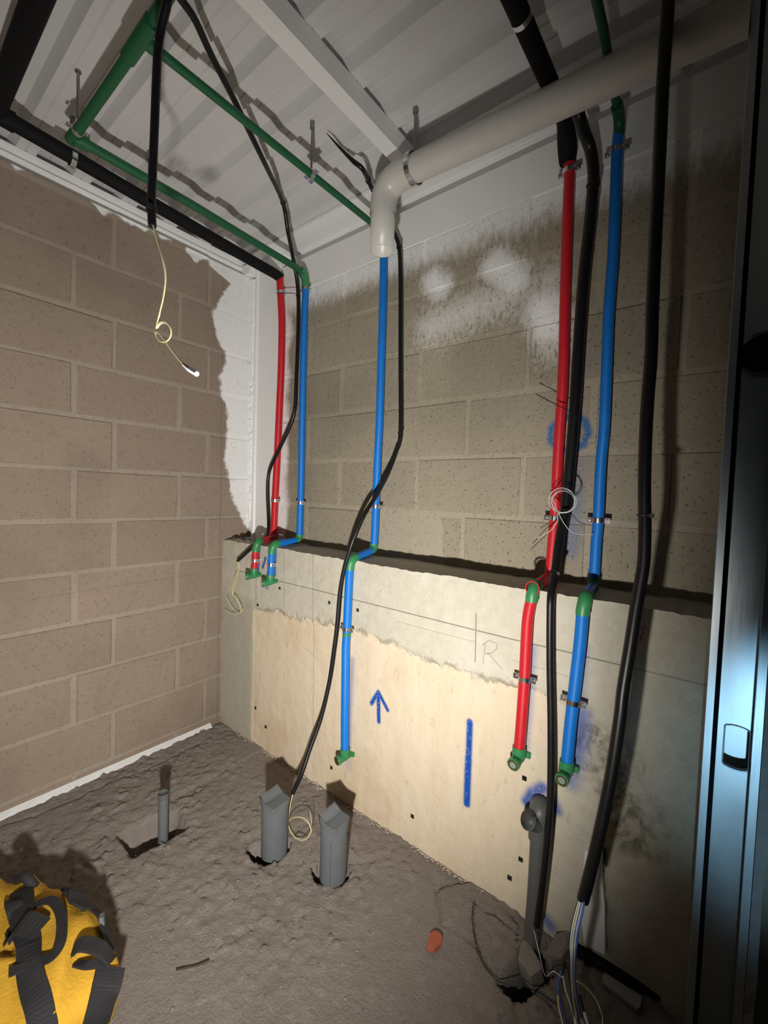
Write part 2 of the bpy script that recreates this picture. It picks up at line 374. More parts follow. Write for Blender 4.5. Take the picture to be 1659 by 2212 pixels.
    sp = [sg((819, 1558), (818, 1498), .007, .006, 1), sg((818, 1495), (803, 1519), .007, .006, 1), sg((818, 1495), (838, 1533), .006, .006, 1),
          sg((1015, 1560), (1012, 1640), .009, .007, 1), sg((1012, 1640), (1008, 1736), .010, .007, 1),
          sg((1138, 1732), (1150, 1714), .012, .014, .9), sg((1150, 1714), (1172, 1702), .012, .016, .85), sg((1190, 1718), (1203, 1750), .010, .016, .8), sg((1178, 1985), (1188, 2000), .012, .022, .7),
          sg((761, 1425), (757, 1520), .002, .024, .62), sg((757, 1520), (754, 1620), .004, .016, .6), sg((750, 1640), (752, 1655), .012, .025, .25),
          sg((563, 1182), (561, 1240), .004, .006, .85), sg((598, 1185), (597, 1242), .004, .006, .85), sg((576, 1205), (570, 1225), .006, .006, .95), sg((579, 1262), (580, 1268), .008, .014, .55),
          sg((1152, 1400), (1142, 1560), .004, .020, .55), sg((1142, 1560), (1137, 1630), .004, .016, .5), sg((1262, 1400), (1254, 1500), .004, .022, .5), sg((1256, 1540), (1244, 1650), .010, .035, .75), sg((1235, 1675), (1232, 1690), .012, .03, .6)]
    c = t.mix(t.m('MULTIPLY', t.marks(P, sp), t.m('SUBTRACT', 1.0, t.m('MULTIPLY', t.step(fine, .55, .68), .35))), c, (.003, .078, .40))
    h = t.m('ADD', t.m('MULTIPLY', fine, .5), t.m('ADD', mid, t.m('MULTIPLY', low, -.9)))
    return t.done(c, .85, 0, t.bump(h, .003, .8), .3)
M['plinth'] = plinth_mat()
def floor_mat():
    t = NT('rough_screed_floor'); big = t.noise(4, 4); mid = t.noise(24, 6, .65); fine = t.noise(130, 6, .7)
    c = t.mix(big, (.300, .258, .228), (.380, .334, .300)); c = t.mix(t.m('MULTIPLY', t.step(mid, .5, .68), .5), c, (.45, .40, .36))
    c = t.mix(t.m('MULTIPLY', t.step(fine, .6, .72), .4), c, (.50, .44, .40)); c = t.mix(t.m('MULTIPLY', t.step(t.noise(70, 3), .64, .7), .4), c, (.12, .095, .08))
    return t.done(c, .92, 0, t.bump(t.m('ADD', mid, t.m('MULTIPLY', fine, 1.1)), .010, 1.0), .2)
M['floor'] = floor_mat()

# ================================================================== structure
XR = 2.75; YB = -2.7
def block_shape(L, H, dep, rnd):
    # face-on block: u = 0..L, v = 0..H, front at n = 0 with chamfered, slightly ragged edges; 18 triangles
    c = .0055; j = lambda a: rnd.uniform(-a, a)
    j3 = .0035; f = [(c+j(j3), c+j(j3), j(.0003)), (L-c+j(j3), c+j(j3), j(.0003)), (L-c+j(j3), H-c+j(j3), j(.0003)), (c+j(j3), H-c+j(j3), j(.0003))]
    b1 = [(j(.001), j(.001), -.006), (L+j(.001), j(.001), -.006), (L+j(.001), H+j(.001), -.006), (j(.001), H+j(.001), -.006)]
    b2 = [(0, 0, -dep), (L, 0, -dep), (L, H, -dep), (0, H, -dep)]
    fs = [(0, 1, 2, 3)]
    for i in range(4): k = (i+1) % 4; fs += [(4+i, 4+k, k, i), (8+i, 8+k, 4+k, 4+i)]
    return f+b1+b2, fs
def lay(parent, org, ud, nd, rows, u0, u1, mat, seed):
    """rows: (z of bed joint, height, offset of one head joint); blocks 0.39 x 0.19 every 0.4 m"""
    rnd = random.Random(seed); cache = {}; ud, nd = Vector(ud), Vector(nd)
    for (z, H, off) in rows:
        k = math.floor((u0-off)/.4)
        while off+k*.4 < u1:
            a = max(off+k*.4+.006, u0); b = min(off+(k+1)*.4-.006, u1); k += 1
            if b-a < .02: continue
            key = (round(b-a, 3), round(H, 3), rnd.randrange(4))
            if key not in cache:
                vs, fs = block_shape(b-a, H, .012, rnd); mb = MB(); mb.add([ud*v[0]+Vector((0, 0, v[1]))+nd*v[2] for v in vs], fs)
                me = mb.mesh('block'); me.materials.append(mat); cache[key] = me
            o = bpy.data.objects.new('block', cache[key]); COL.objects.link(o); o.parent = parent
            o.location = Vector(org)+ud*a+Vector((0, 0, z+.005))+nd*rnd.uniform(-.0024, .0026)
            o.rotation_euler = Vector(nd)*rnd.uniform(-.008, .008)
Z0 = 1.2345
mb = MB(); mb.box((-.16, YB, FL-.06), (-.0025, .0, 2.25))
wl = mb.build('wall_left', M['mortar_l']); tag(wl, 'left wall of brown concrete blocks with white paint by the corner', None, None, 'structure')
rows = [(Z0+.2*k, .19, (-.3822 if k % 2 else -.2456)) for k in range(-6, 5)]+[(FL-.01, Z0-1.2-FL, -.3822), (Z0+1.0, .012, -.2456)]
lay(wl, (0, 0, 0), (0, 1, 0), (1, 0, 0), rows, YB+.02, -.012, M['block_l'], 11)
mb = MB(); mb.box((.0, .0025, .80), (XR, .16, 2.115))
wb = mb.build('wall_back', M['mortar_b']); tag(wb, 'upper back wall of grey-brown concrete blocks behind the pipes', None, None, 'structure')
ZB = 1.3102
rows = [(ZB+.2*k, .19, (.642 if k % 2 else .44)) for k in range(-2, 4)]
lay(wb, (0, 0, 0), (1, 0, 0), (0, -1, 0), rows, .22, XR, M['block_b'], 5)
# white beam zone above the back wall
BM = thing('steel_beam', 'white steel beam along the top of the back wall', 'beam', (.2, .03, 2.115))
mb = MB(); mb.box((.0, -.0005, 2.104), (XR, .05, 2.243)); mb.build('fascia', M['steel_w'], BM)
mb = MB(); mb.box((-.02, .052, 2.20), (XR, .07, DK-.014)); mb.build('web', M['steel_w'], BM)
mb = MB(); mb.box((-.02, -.076, DK-.013), (XR, .16, DK-.002)); mb.build('top_flange', M['steel_w'], BM)
BL = thing('steel_beam', 'white steel beam resting on top of the left block wall', 'beam', (-.06, -1.0, 2.252))
mb = MB(); mb.box((-.16, YB, 2.252), (-.035, -.03, DK-.014)); mb.build('web', M['steel_w'], BL)
mb = MB(); mb.tube([(-.033, YB, 2.292), (-.033, -.03, 2.292)], .007, 8); mb.build('lip', M['steel_w'], BL)
mb = MB(); mb.box((-.17, YB, DK-.013), (-.028, -.03, DK-.002)); mb.build('top_flange', M['steel_w'], BL)
JX0, JX1 = 1.027, 1.076
JO = thing('roof_joist', 'white square steel joist under the roof deck above the white pipe', 'joist', (JX0+.02, -1.2, 2.27))
mb = MB(); mb.box((JX0, YB, 2.268), (JX1, -.079, DK-.002)); mb.build('joist_tube', M['steel_w'], JO)
mb = MB(); mb.box((JX0-.0, -.079, 2.262), (JX1+.0, -.0765, DK-.013)); mb.build('end_plate', M['steel_w'], JO)
# corrugated deck: flutes run along X
prof = []; pitch = .165; y = .10
k0 = -.555+pitch*4
yy = k0
while yy > YB:
    # going toward the camera: raised flute spans yy .. yy+.095 (sharp edge at yy)
    prof += [(yy+.108, DK), (yy+.092, DK+.034), (yy+.050, DK+.036), (yy+.046, DK+.032), (yy+.042, DK+.036), (yy+.004, DK+.034), (yy-.002, DK), (yy-.028, DK), (yy-.031, DK+.003), (yy-.034, DK)]
    yy -= pitch
vs = []
for (a, b) in prof: vs += [(-.17, a, b), (XR, a, b), (XR, a, b+.006), (-.17, a, b+.006)]
fs = []
for i in range(len(prof)-1):
    for q in range(4): fs.append((i*4+q, i*4+(q+1) % 4, (i+1)*4+(q+1) % 4, (i+1)*4+q))
mb = MB(); mb.add(vs, fs); ce = mb.build('ceiling', M['deck']); tag(ce, 'white corrugated metal roof deck seen from below', None, None, 'structure')
mb = MB(); mb.box((-.17, YB, DK+.06), (XR, .18, DK+.12)); sl = mb.build('ceiling_slab', M['stone'], ce)
# corner column
CO = thing('steel_column', 'white steel column standing in the corner behind the left red pipe', 'column', (.12, .04, .86))
mb = MB(); mb.box((.034, -.018, .86), (.222, -.004, 2.318)); mb.build('flange', M['steel_w'], CO)
mb = MB(); mb.tube([(.050, -.014, .86), (.050, -.014, 2.318)], .015, 12); mb.build('corner_bead', M['steel_w'], CO)
mb = MB(); mb.box((-.03, -.003, .86), (.21, .05, 2.318)); mb.build('web', M['steel_w'], CO)
mb = MB(); mb.box((-.034, -.058, 2.252), (.040, -.012, 2.300)); mb.build('bracket', M['steel_w'], CO)
# ragged mortar between left wall and column
zz = np.arange(.90, 2.25, .006); vs = []; fs = []
for i, z_ in enumerate(zz):
    n1 = fbm(np.array([z_*30.]), np.array([3.]), 4)[0]; n2 = fbm(np.array([z_*55.]), np.array([9.]), 8)[0]
    rough = 1.0 if z_ < 1.75 else .25
    vs += [(-.006, -.016, z_), (.008+.012*n1*rough, -.020+.03*n2*rough, z_), (.022+.02*n2*rough, -.012+.03*n1*rough, z_), (.036, -.010, z_)]
    if i: b = (i-1)*4; fs += [(b+q, b+q+1, b+q+5, b+q+4) for q in range(3)]
mb = MB(); mb.add(vs, fs); mo = mb.build('mortar_joint', M['mortar_l'], wl)

# ---- cast concrete base wall: fine grid with holes and a broken patch
HOLES = [(552, 1529), (574, 1570), (716, 1658), (891, 1763), (1133, 1681), (1125, 1856), (1101, 1896), (560, 1306), (607, 1270), (713, 1301), (775, 1317)]
hc = [at(a, b, Y=PY) for a, b in HOLES]; hs = .0062
xs = list(np.arange(-.04, 1.58, .0095))+list(np.arange(1.583, 1.95, .0058))+list(np.arange(1.955, 2.10, .0095))+list(np.linspace(2.11, XR, 12)); zs = list(np.linspace(FL-.05, PT, 150))
for h in hc: xs += [h.x-hs, h.x+hs]; zs += [h.z-hs, h.z+hs]
xs = np.array(sorted(xs)); zs = np.array(sorted(zs)); nx, nz = len(xs), len(zs); X, Z = np.meshgrid(xs, zs)
disp = fbm(X*3, Z*3, 21)*.008+fbm(X*25, Z*25, 31)*.003
brk = [at(a, b, Y=PY) for a, b in ((1262, 1535), (1300, 1560), (1330, 1600), (1385, 1590), (1402, 1660), (1392, 1760), (1390, 1860), (1345, 1850), (1310, 1780), (1285, 1700), (1245, 1690), (1238, 1640))]
sd = poly_dist(X+.02*fbm(X*14, Z*14, 40), Z+.02*fbm(X*14+9, Z*14, 41), [(p.x, p.z) for p in brk])
inb = 1-sstep(sd, -.02, .006)
ridge = np.abs(fbm(X*16, Z*9, 50, 5))
disp = disp-inb*(.004+.085*np.maximum(0, ridge-.03)+.035*fbm(X*45, Z*45, 52)-.012*fbm(X*7, Z*7, 57))
crk = 1-sstep(np.abs(fbm(X*10+.3*Z*10, Z*7, 54, 4)), .008, .030)
disp = disp-inb*.055*crk*sstep(fbm(X*8, Z*8+4, 58, 2), -.08, .05)
# faint ridge where the two pours meet
zbx = np.interp(X, [at(a, b, Y=PY).x for a, b in ((545, 1312), (720, 1352), (850, 1392), (1000, 1452), (1170, 1500))], [at(a, b, Y=PY).z for a, b in ((545, 1312), (720, 1352), (850, 1392), (1000, 1452), (1170, 1500))])
dd = Z-zbx+.05*fbm(X*22, Z*6, 60); onx = sstep(X, .25, .30)*(1-sstep(X, 1.5, 1.65))
disp = disp+onx*(.006*sstep(dd, -.003, .004))-onx*.006*np.exp(-(dd/.010)**2)*sstep(fbm(X*9, Z*9, 66), -.05, .1)
disp = disp+(1-sstep(X, .25, .275))*.004
# groove beside the white board
gl = [(at(a, b, Y=PY).x, at(a, b, Y=PY).z) for a, b in ((1303, 1838), (1301, 1890), (1309, 1960), (1310, 2065))]
disp = disp-.02*(1-sstep(line_dist(X+.006*fbm(X*60, Z*60, 70), Z, gl), .002, .006))
Yg = PY-disp
hole = np.zeros((nz-1, nx-1), bool); xc = (xs[1:]+xs[:-1])/2; zc = (zs[1:]+zs[:-1])/2
for h in hc: hole |= (np.abs(xc[None, :]-h.x) < hs) & (np.abs(zc[:, None]-h.z) < hs)
topn = sstep(Z, PT-.03, PT); Zg = Z+topn*(.010*fbm(X*18, X*0+2, 80)+.006*fbm(X*60, X*0+5, 81)); Yg = Yg+topn*(.008*np.abs(fbm(X*35, Z*35, 83)))
V = np.stack([X, Yg, Zg], -1)
me = grid_mesh('wall_base', V, nx, nz, M['plinth'], keep=~hole)
pl = bpy.data.objects.new('wall_base', me); COL.objects.link(pl); tag(pl, 'low cast concrete base wall with blue spray marks and pencil lines', None, None, 'structure')
# top ledge
ny = 14; ty = np.linspace(0, 1, ny); Vt = np.zeros((ny, nx, 3))
for i, t_ in enumerate(ty):
    yv = Yg[-1]*(1-t_)+.03*t_; Vt[i] = np.stack([xs, yv, Zg[-1]*(1-t_)+(PT+.006+.012*fbm(xs*14, yv*14, 90))*t_ if i else Zg[-1]], -1)
me = grid_mesh('ledge', Vt, nx, ny, M['plinth']); o = bpy.data.objects.new('ledge', me); COL.objects.link(o); o.parent = pl
for h in hc:      # square recesses left by the form ties
    yv = PY; mb = MB(); a, b, c, d = (h.x-hs, h.z-hs), (h.x+hs, h.z-hs), (h.x+hs, h.z+hs), (h.x-hs, h.z+hs)
    vs = [(p[0], yv-.002, p[1]) for p in (a, b, c, d)]+[(p[0], yv+.05, p[1]) for p in (a, b, c, d)]
    mb.add(vs, [(0, 1, 5, 4), (1, 2, 6, 5), (2, 3, 7, 6), (3, 0, 4, 7), (4, 5, 6, 7)]); mb.build('tie_hole', M['twig'], pl)

# ---- floor: height field with real holes
fx = np.concatenate([np.arange(-.02, 2.12, .0068), np.linspace(2.13, XR, 14)]); fy = np.concatenate([np.linspace(YB, -1.56, 18), np.arange(-1.55, -.12, .0068)])
X, Y = np.meshgrid(fx, fy)
def fpoly(pts): return [tuple(at(a, b, Z=FL))[:2] for a, b in pts]
Zf = FL+fbm(X*3, Y*3, 101)*.010
rough = sstep(fbm(X*2.2+3, Y*2.2, 111), -.22, .08)*.8+.2
Zf = Zf+rough*(fbm(X*24, Y*24, 121, 3)*.012+fbm(X*70, Y*70, 131, 1)*.016+np.maximum(0, fbm(X*46+5, Y*46, 135, 2)-.12)*.05)
jx = .014*fbm(X*38, Y*38, 141, 3); jy = .014*fbm(X*38+7, Y*38+3, 142, 3)
def dig(poly, depth, soft=.006):
    global Zf
    s_ = poly_dist(X+jx, Y+jy, poly); k = 1-sstep(s_, -soft, 0.0); Zf = Zf*(1-k)+(FL-depth)*k
G1 = at(592, 1838, Z=FL); G2 = at(719, 1890, Z=FL); G3 = at(352, 1812, Z=FL)
dig(fpoly([(533, 1832), (545, 1824), (566, 1822), (600, 1815), (630, 1817), (622, 1838), (604, 1860), (570, 1868), (543, 1858)]), .30)
dig(fpoly([(672, 1867), (680, 1868), (694, 1866), (720, 1862), (758, 1874), (750, 1896), (726, 1915), (697, 1910), (677, 1892)]), .30)
s_ = poly_dist(X+jx, Y+jy, fpoly([(248, 1802), (262, 1790), (310, 1768), (345, 1758), (385, 1752), (402, 1770), (408, 1788), (368, 1814), (330, 1834), (292, 1853), (278, 1851), (262, 1822)]))
Zf = Zf-.105*sstep(-s_, 0, .05)*(s_ < .0)-.02*sstep(-s_, 0, .01)*(s_ < 0)
dig(fpoly([(1073, 2126), (1088, 2108), (1100, 2085), (1128, 2062), (1138, 2032), (1150, 2028), (1180, 2060), (1205, 2092), (1182, 2124), (1160, 2138), (1150, 2156), (1122, 2164), (1100, 2150)]), .22, .012)
CR = [[(-40, 1800), (60, 1770), (150, 1735), (215, 1702), (270, 1682), (340, 1655), (400, 1622), (430, 1608)], [(945, 1922), (960, 1912), (1000, 1906), (1045, 1900)], [(950, 1990), (1000, 2020), (1035, 2050), (1060, 2068), (1086, 2106)],
      [(1026, 1945), (1024, 1990), (1034, 2050), (1060, 2095), (1080, 2112)], [(945, 1922), (948, 1960), (952, 1990)], [(1110, 1985), (1125, 2010), (1115, 2040)], [(1020, 1950), (1070, 1985), (1118, 2020)], [(1110, 2160), (1118, 2212)], [(1160, 2150), (1190, 2165), (1205, 2200)]]
for c in CR:
    d = line_dist(X+jx*.7, Y+jy*.7, fpoly(c)); Zf = Zf-.008*(1-sstep(d, .001, .0058))
# smoother patches of screed by the right-hand hole stand slightly proud
s_ = poly_dist(X, Y, fpoly([(945, 1922), (1045, 1900), (1140, 1995), (1128, 2062), (1085, 2105), (1035, 2050), (950, 1990)])); Zf = Zf+.006*(1-sstep(s_, -.006, .002))
# screed skirt along the left wall and crumbs along the base wall
sk = line_dist(X, Y, fpoly(CR[0])); Zf = Zf+.006*sstep((.36+.2*(Y+1))-X, 0, .1)*(Y > -1.4)*(X < .35)
me = grid_mesh('floor', np.stack([X, Y, Zf], -1), len(fx), len(fy), M['floor'])
fl = bpy.data.objects.new('floor', me); COL.objects.link(fl); tag(fl, 'rough brown concrete floor with broken holes around the pipes', None, None, 'structure')
def floor_z(x_, y_):
    i = int(np.clip(np.searchsorted(fx, x_), 0, len(fx)-1)); j = int(np.clip(np.searchsorted(fy, y_), 0, len(fy)-1)); return float(Zf[j, i])
# white strip at the foot of the left wall
n = 60; vs = []; fs = []
for i in range(n+1):
    y_ = YB+.02+(-.235-YB)*i/n; e = .006*float(fbm(np.array([y_*22]), np.array([1.]), 7)[0])
    vs += [(.001, y_, FL-.015), (.022+e, y_, FL-.015), (.020+e, y_, FL+.012+e), (.001, y_, FL+.026)]
    if i: b = (i-1)*4; fs += [(b+q, b+(q+1) % 4, b+4+(q+1) % 4, b+4+q) for q in range(4)]
fs += [(3, 2, 1, 0), tuple(range(n*4, n*4+4))]
mb = MB(); mb.add(vs, fs); tr = mb.build('trim_1', M['foam']); tag(tr, 'white strip along the foot of the left wall', None, None, 'structure')

# ================================================================== pipes and fittings
UPW = Vector((0, 0, 1)); OUT = Vector((0, -1, 0))
def clamp(par, c, r, axis=UPW, side=Vector((1, 0, 0)), ears=(-1, 1), front=OUT):
    """two-piece zinc clamp: band round the pipe, ears with screws, foot reaching the wall"""
    c = Vector(c); axis = Vector(axis).normalized(); side = (Vector(side)-axis*axis.dot(Vector(side))).normalized(); fr = side.cross(axis).normalized()
    if fr.dot(front) < 0: fr = -fr
    mb = MB(); mb.ring(c, axis, r+.0004, .013, .0026)
    for e in ears:
        mb.obox(c+side*e*(r+.0085), side*.0075, fr*.0016, axis*.0075)
    mb.obox(c-fr*(r+.007), side*.006, fr*.006, axis*.006)
    cl = mb.build('pipe_clamp', M['chrome'], par)
    for e in ears:
        m2 = MB(); q = c+side*e*(r+.0095)+fr*.0016; m2.tube([q, q+fr*.003], .0036, 8); m2.build('screw', M['rod'], cl)
    return cl
def outlet(par, top, r, wall, plug, turn=0.0):
    """drop-ear elbow: socket, forward port with insert, two lugs on the wall"""
    top = Vector(top); c = top+Vector((0, 0, -.020)); mb = MB()
    mb.tube([top+Vector((0, 0, .012)), top, c, c-UPW*.012], [r*1.16, r*1.18, r*1.12, r*.6], 14)
    d = (OUT+Vector((turn, 0, -.10))).normalized()
    mb.tube([c+Vector((0, .004, 0)), c+d*.022, c+d*.024, c+d*.036], [r*.95, r*.98, r*1.12, r*1.12], 14)
    for e in (-1, 1):
        mb.obox(c+Vector((e*r*1.15, (wall-.006)-c.y, .004*e)), Vector((r*.45, 0, 0)), Vector((0, .0045, 0)), Vector((0, 0, r*.5)))
    mb.obox(c+Vector((0, ((wall-.004)-c.y)*.5, 0)), Vector((r*.7, 0, 0)), Vector((0, abs(wall-.004-c.y)*.5, 0)), Vector((0, 0, r*.6)))
    o = mb.build('outlet_fitting', M['greenl'], par)
    m2 = MB(); m2.ring(c+d*.0355, d, r*.62, .004, r*.30, 14); m2.build('thread_ring', M['brass'], o)
    m3 = MB(); m3.tube([c+d*.030, c+d*.0375], r*.60, 12); m3.build('plug', plug, o)
    return o
def water_pipe(name, label, mat, upper, elbow, lower, clamps_u, clamps_l, rU, rL, plug, loc, turn=0, top_parts=None, ledge_mat=None, cap_open=False, ears_u=(-1, 1), ears_l=(-1, 1)):
    YU = -.032; YL = PY-.030
    t = thing(name, label, 'pipe', loc)
    pu = path(upper, YU); E_ = at(*elbow, Y=YL); pl_ = path(lower, YL)
    U = pu[-1]; mb = MB(); mb.tube(pu, rU, 16); mb.build('riser_sleeve', mat, t)
    # foot elbow at the wall
    lz = U.z-.018; corner = Vector((U.x, U.y, lz)); dirn = Vector((E_.x-U.x, E_.y-U.y, E_.z-lz)); L = dirn.length; dn = dirn.normalized()
    mb = MB(); mb.tube(arc(U+Vector((0, 0, .006)), corner, corner+dn*.022), rU*1.07, 14); mb.build('foot_elbow', M['greenl'] if ledge_mat is None else ledge_mat, t)
    end = corner+dn*(L-.024)
    mb = MB(); mb.tube([corner+dn*.018, end], rU*.98, 16); mb.build('ledge_sleeve', mat, t)
    ec = corner+dn*L; top = pl_[0]
    mb = MB(); mb.tube([end-dn*.004]+arc(end, ec, Vector((top.x, top.y, top.z)))+[top-Vector((0, 0, .012))], rL*1.10, 16); el = mb.build('elbow', M['greenl'], t)
    if cap_open:
        m2 = MB(); m2.ring(ec+OUT*.004, (dn+Vector((0, 0, .2))), rL*1.10, .010, .0022, 20); m2.build('sleeve_rim', mat, t)
    mb = MB(); mb.tube(pl_, rL, 16); mb.build('drop_sleeve', mat, t)
    def near(pp, c, Y):
        q = at(*c, Y=Y); i = min(range(1, len(pp)-1), key=lambda k: abs(pp[k].z-q.z)); f = pp[i+1]-pp[i-1]
        s = (q.z-pp[i].z)/(f.z if abs(f.z) > 1e-6 else 1); return pp[i]+f*s, f
    for c in clamps_u: q, f = near(pu, c, YU); clamp(t, q, rU, f, ears=ears_u)
    for c in clamps_l: q, f = near(pl_, c, YL); clamp(t, q, rL, f, ears=ears_l)
    outlet(t, pl_[-1], rL, PY, plug, turn)
    if top_parts: top_parts(t, pu)
    return t
# --- left hot pipe: black insulation along the ceiling, red riser
def ins_left(t, pu):
    a = pu[0]; x, z = a.x, 2.190
    mb = MB(); pp = [Vector((x, -1.03, 2.235)), Vector((x, -.60, 2.212))]+arc((x, -.13, z), (x, a.y, z), (x, a.y, a.z-.006)); mb.tube(pp, .0230, 16); mb.build('insulation', M['black'], t, 'black foam pipe insulation')
    mb = MB(); mb.tube([Vector((x, -1.07, 2.236)), Vector((x, -1.00, 2.234))], .0275, 16); mb.build('insulated_elbow', M['black'], t)
    mb = MB(); mb.tube([Vector((x-.02, -1.045, 2.236)), Vector((1.5, -1.07, 2.19)), Vector((2.2, -1.08, 2.18))], .0255, 16); mb.build('insulated_branch', M['black'], t)
    q = at(160, 350, Z=2.205); c = Vector((x, q.y, 2.219)); mb = MB(); mb.tube([c+UPW*.026, Vector((c.x, c.y, DK+.02))], .004, 8); mb.build('hanger_rod', M['rod'], t)
    q2 = at(12, 112, Z=DK); mb = MB(); mb.tube([Vector((q2.x, q2.y, 2.225)), Vector((q2.x, q2.y, DK+.004))], .004, 8); mb.tube([Vector((q2.x, q2.y, DK-.016)), Vector((q2.x, q2.y, DK+.006))], .0075, 8); mb.build('branch_rod', M['rod'], t)
    mb = MB(); mb.ring(c, (0, 1, -.04), .0232, .014, .0024); h = mb.build('hanger_band', M['chrome'], t)
    mb = MB(); mb.tube([Vector((c.x, c.y, DK-.02)), Vector((c.x, c.y, DK+.02))], .0075, 8); mb.build('rod_nut', M['rod'], t)
water_pipe('hot_water_pipe', 'red hot water pipe by the white corner column, fed from black ceiling insulation', M['red'],
           [(604, 598), (606, 635), (609, 703), (607, 804), (604, 871), (601, 939), (598, 1006), (595, 1062), (592, 1131), (591, 1152)], (556, 1170), [(552, 1186), (551, 1205), (550, 1220), (549, 1233)],
           [(606, 633), (595, 1081)], [(551, 1210)], .0165, .0150, M['plugw'], at(591, 1165, Y=-.04), -.35, ins_left, M['red'], ears_u=(1,), ears_l=(1,))
# --- left cold pipe
def green_left(t, pu):
    a = pu[0]; x = a.x; zt = 2.150
    mb = MB(); mb.tube([Vector((x, -.905, 2.168)), Vector((x, -.55, 2.166))]+arc((x, -.10, zt), (x, a.y, zt-.004), (x, a.y, a.z-.004)), .0142, 14); mb.build('ceiling_pipe', M['green'], t)
    mb = MB(); mb.tube(arc((x, -.062, zt-.001), (x, a.y, zt-.004), (x, a.y, a.z-.010)), .0178, 14); mb.build('ceiling_elbow', M['greenl'], t)
    mb = MB(); mb.tube([Vector((x, -.905, 2.168)), Vector((x, -.87, 2.168))], .019, 14); mb.build('end_socket', M['green'], t)
water_pipe('cold_water_pipe', 'short-drop blue cold water pipe right of the left red pipe', M['blue'],
           [(660, 618), (660, 630), (657, 703), (654, 838), (652, 939), (650, 1060), (649, 1086), (647, 1158)], (590, 1176), [(587, 1190), (586, 1210), (585, 1230), (584, 1247)],
           [(660, 624), (649, 1086)], [(586, 1219)], .0152, .0150, M['plugw'], at(647, 1170, Y=-.04), -.30, green_left, ears_l=(1,))
# --- middle cold pipe
def green_mid(t, pu):
    a = pu[0]; x = a.x; z = 2.170
    mb = MB(); mb.tube([Vector((x, -.90, z)), Vector((x, -.40, z+.001))]+arc((x, -.09, z), (x, a.y, z), (x, a.y, z-.06)), .0108, 14); mb.build('ceiling_pipe', M['green'], t)
    mb = MB(); mb.tube(arc((x, -.065, z), (x, a.y, z), (x, a.y, z-.05)), .0150, 14); mb.build('ceiling_elbow', M['greenl'], t)
    c = Vector((x, at(670, 378, Z=z).y, z)); clamp(t, c, .0109, (0, 1, 0), (1, 0, 0), front=Vector((0, 0, 1)))
    mb = MB(); mb.tube([c+UPW*.016, Vector((c.x, c.y, DK+.005))], .0035, 8); mb.build('hanger_rod', M['rod'], t)
    mb = MB(); mb.tube([Vector((c.x, c.y, DK-.022)), Vector((c.x, c.y, DK+.004))], .0075, 8); mb.build('rod_nut', M['rod'], t)
    mb = MB(); q = at(749, 1368, Y=PY-.03); mb.tube([q+UPW*.004, q-UPW*.008], .0158, 14); mb.build('coupling', M['greenl'], t)
water_pipe('cold_water_pipe', 'long blue cold water pipe rising behind the open white pipe end', M['blue'],
           [(829, 548), (829, 567), (827, 669), (823, 804), (820, 905), (816, 990), (813, 1060), (810, 1145), (808, 1178)], (759, 1208), [(756, 1224), (754, 1255), (752, 1297), (749, 1367), (747, 1400), (746, 1480), (745, 1560), (745, 1623)],
           [(814, 1094)], [(750, 1358)], .0155, .0152, M['brass'], at(807, 1195, Y=-.04), -.22, green_mid)
# --- right hot pipe
def ins_right(t, pu):
    a = pu[0]; x = 1.556; z = 2.197
    pp = [Vector((x-.02, -.95, z+.004)), Vector((x-.006, -.45, z+.002))]+arc((x, -.13, z), (x-.012, a.y-.005, z+.004), (a.x-.004, a.y, a.z-.010)); mb = MB(); mb.tube(pp, [.0205]*4+[.0225, .025, .026, .026, .0245, .021], 16)
    mb.build('insulation', M['black'], t, 'black foam pipe insulation')
    c = Vector((x-.005, at(1128, 38, Z=2.197).y, z+.002)); mb = MB(); mb.ring(c, (0, 1, 0), .0208, .012, .002); mb.build('hanger_band', M['chrome'], t)
    mb = MB(); mb.tube([c+UPW*.03, Vector((c.x, c.y, DK+.004))], .004, 8); mb.build('hanger_rod', M['rod'], t)
water_pipe('hot_water_pipe', 'red hot water pipe on the right with a loose coil of wire hanging before it', M['red'],
           [(1229, 345), (1230, 379), (1227, 450), (1224, 540), (1221, 628), (1218, 756), (1215, 842), (1209, 927), (1204, 1013), (1200, 1101), (1194, 1169), (1189, 1230)], (1152, 1270), [(1149, 1290), (1140, 1338), (1136, 1405), (1133, 1466), (1130, 1510), (1125, 1578), (1121, 1622)],
           [(1229, 371), (1197, 1119)], [(1133, 1465)], .0148, .0152, M['plugg'], at(1187, 1250, Y=-.04), -.06, ins_right, M['red'], cap_open=True)
def green_right(t, pu):
    a = pu[0]; x = a.x+.004; z = 2.262
    mb = MB(); mb.tube([Vector((x+.02, -.95, 2.19)), Vector((x+.01, -.30, 2.19))]+arc((x, -.12, 2.19), (x, a.y, 2.192), (x, a.y-.03, 2.19)), .0098, 14); mb.build('ceiling_pipe', M['green'], t)
    mb = MB(); mb.tube(arc((x, -.09, 2.188), (x, a.y, 2.192), (a.x, a.y, a.z-.006)), .0140, 14); mb.build('ceiling_elbow', M['green'], t)
water_pipe('cold_water_pipe', 'blue cold water pipe on the right, beside the thick black conduit', M['blue'],
           [(1336, 292), (1333, 325), (1329, 433), (1325, 540), (1322, 585), (1315, 679), (1311, 778), (1305, 927), (1298, 1000), (1292, 1125), (1288, 1169), (1284, 1236), (1282, 1252)], (1264, 1292), [(1259, 1318), (1253, 1388), (1246, 1450), (1240, 1500), (1233, 1560), (1229, 1600), (1224, 1652)],
           [(1334, 326), (1292, 1124)], [(1239, 1515)], .0142, .0152, M['plugg'], at(1281, 1265, Y=-.04), -.04, green_right)
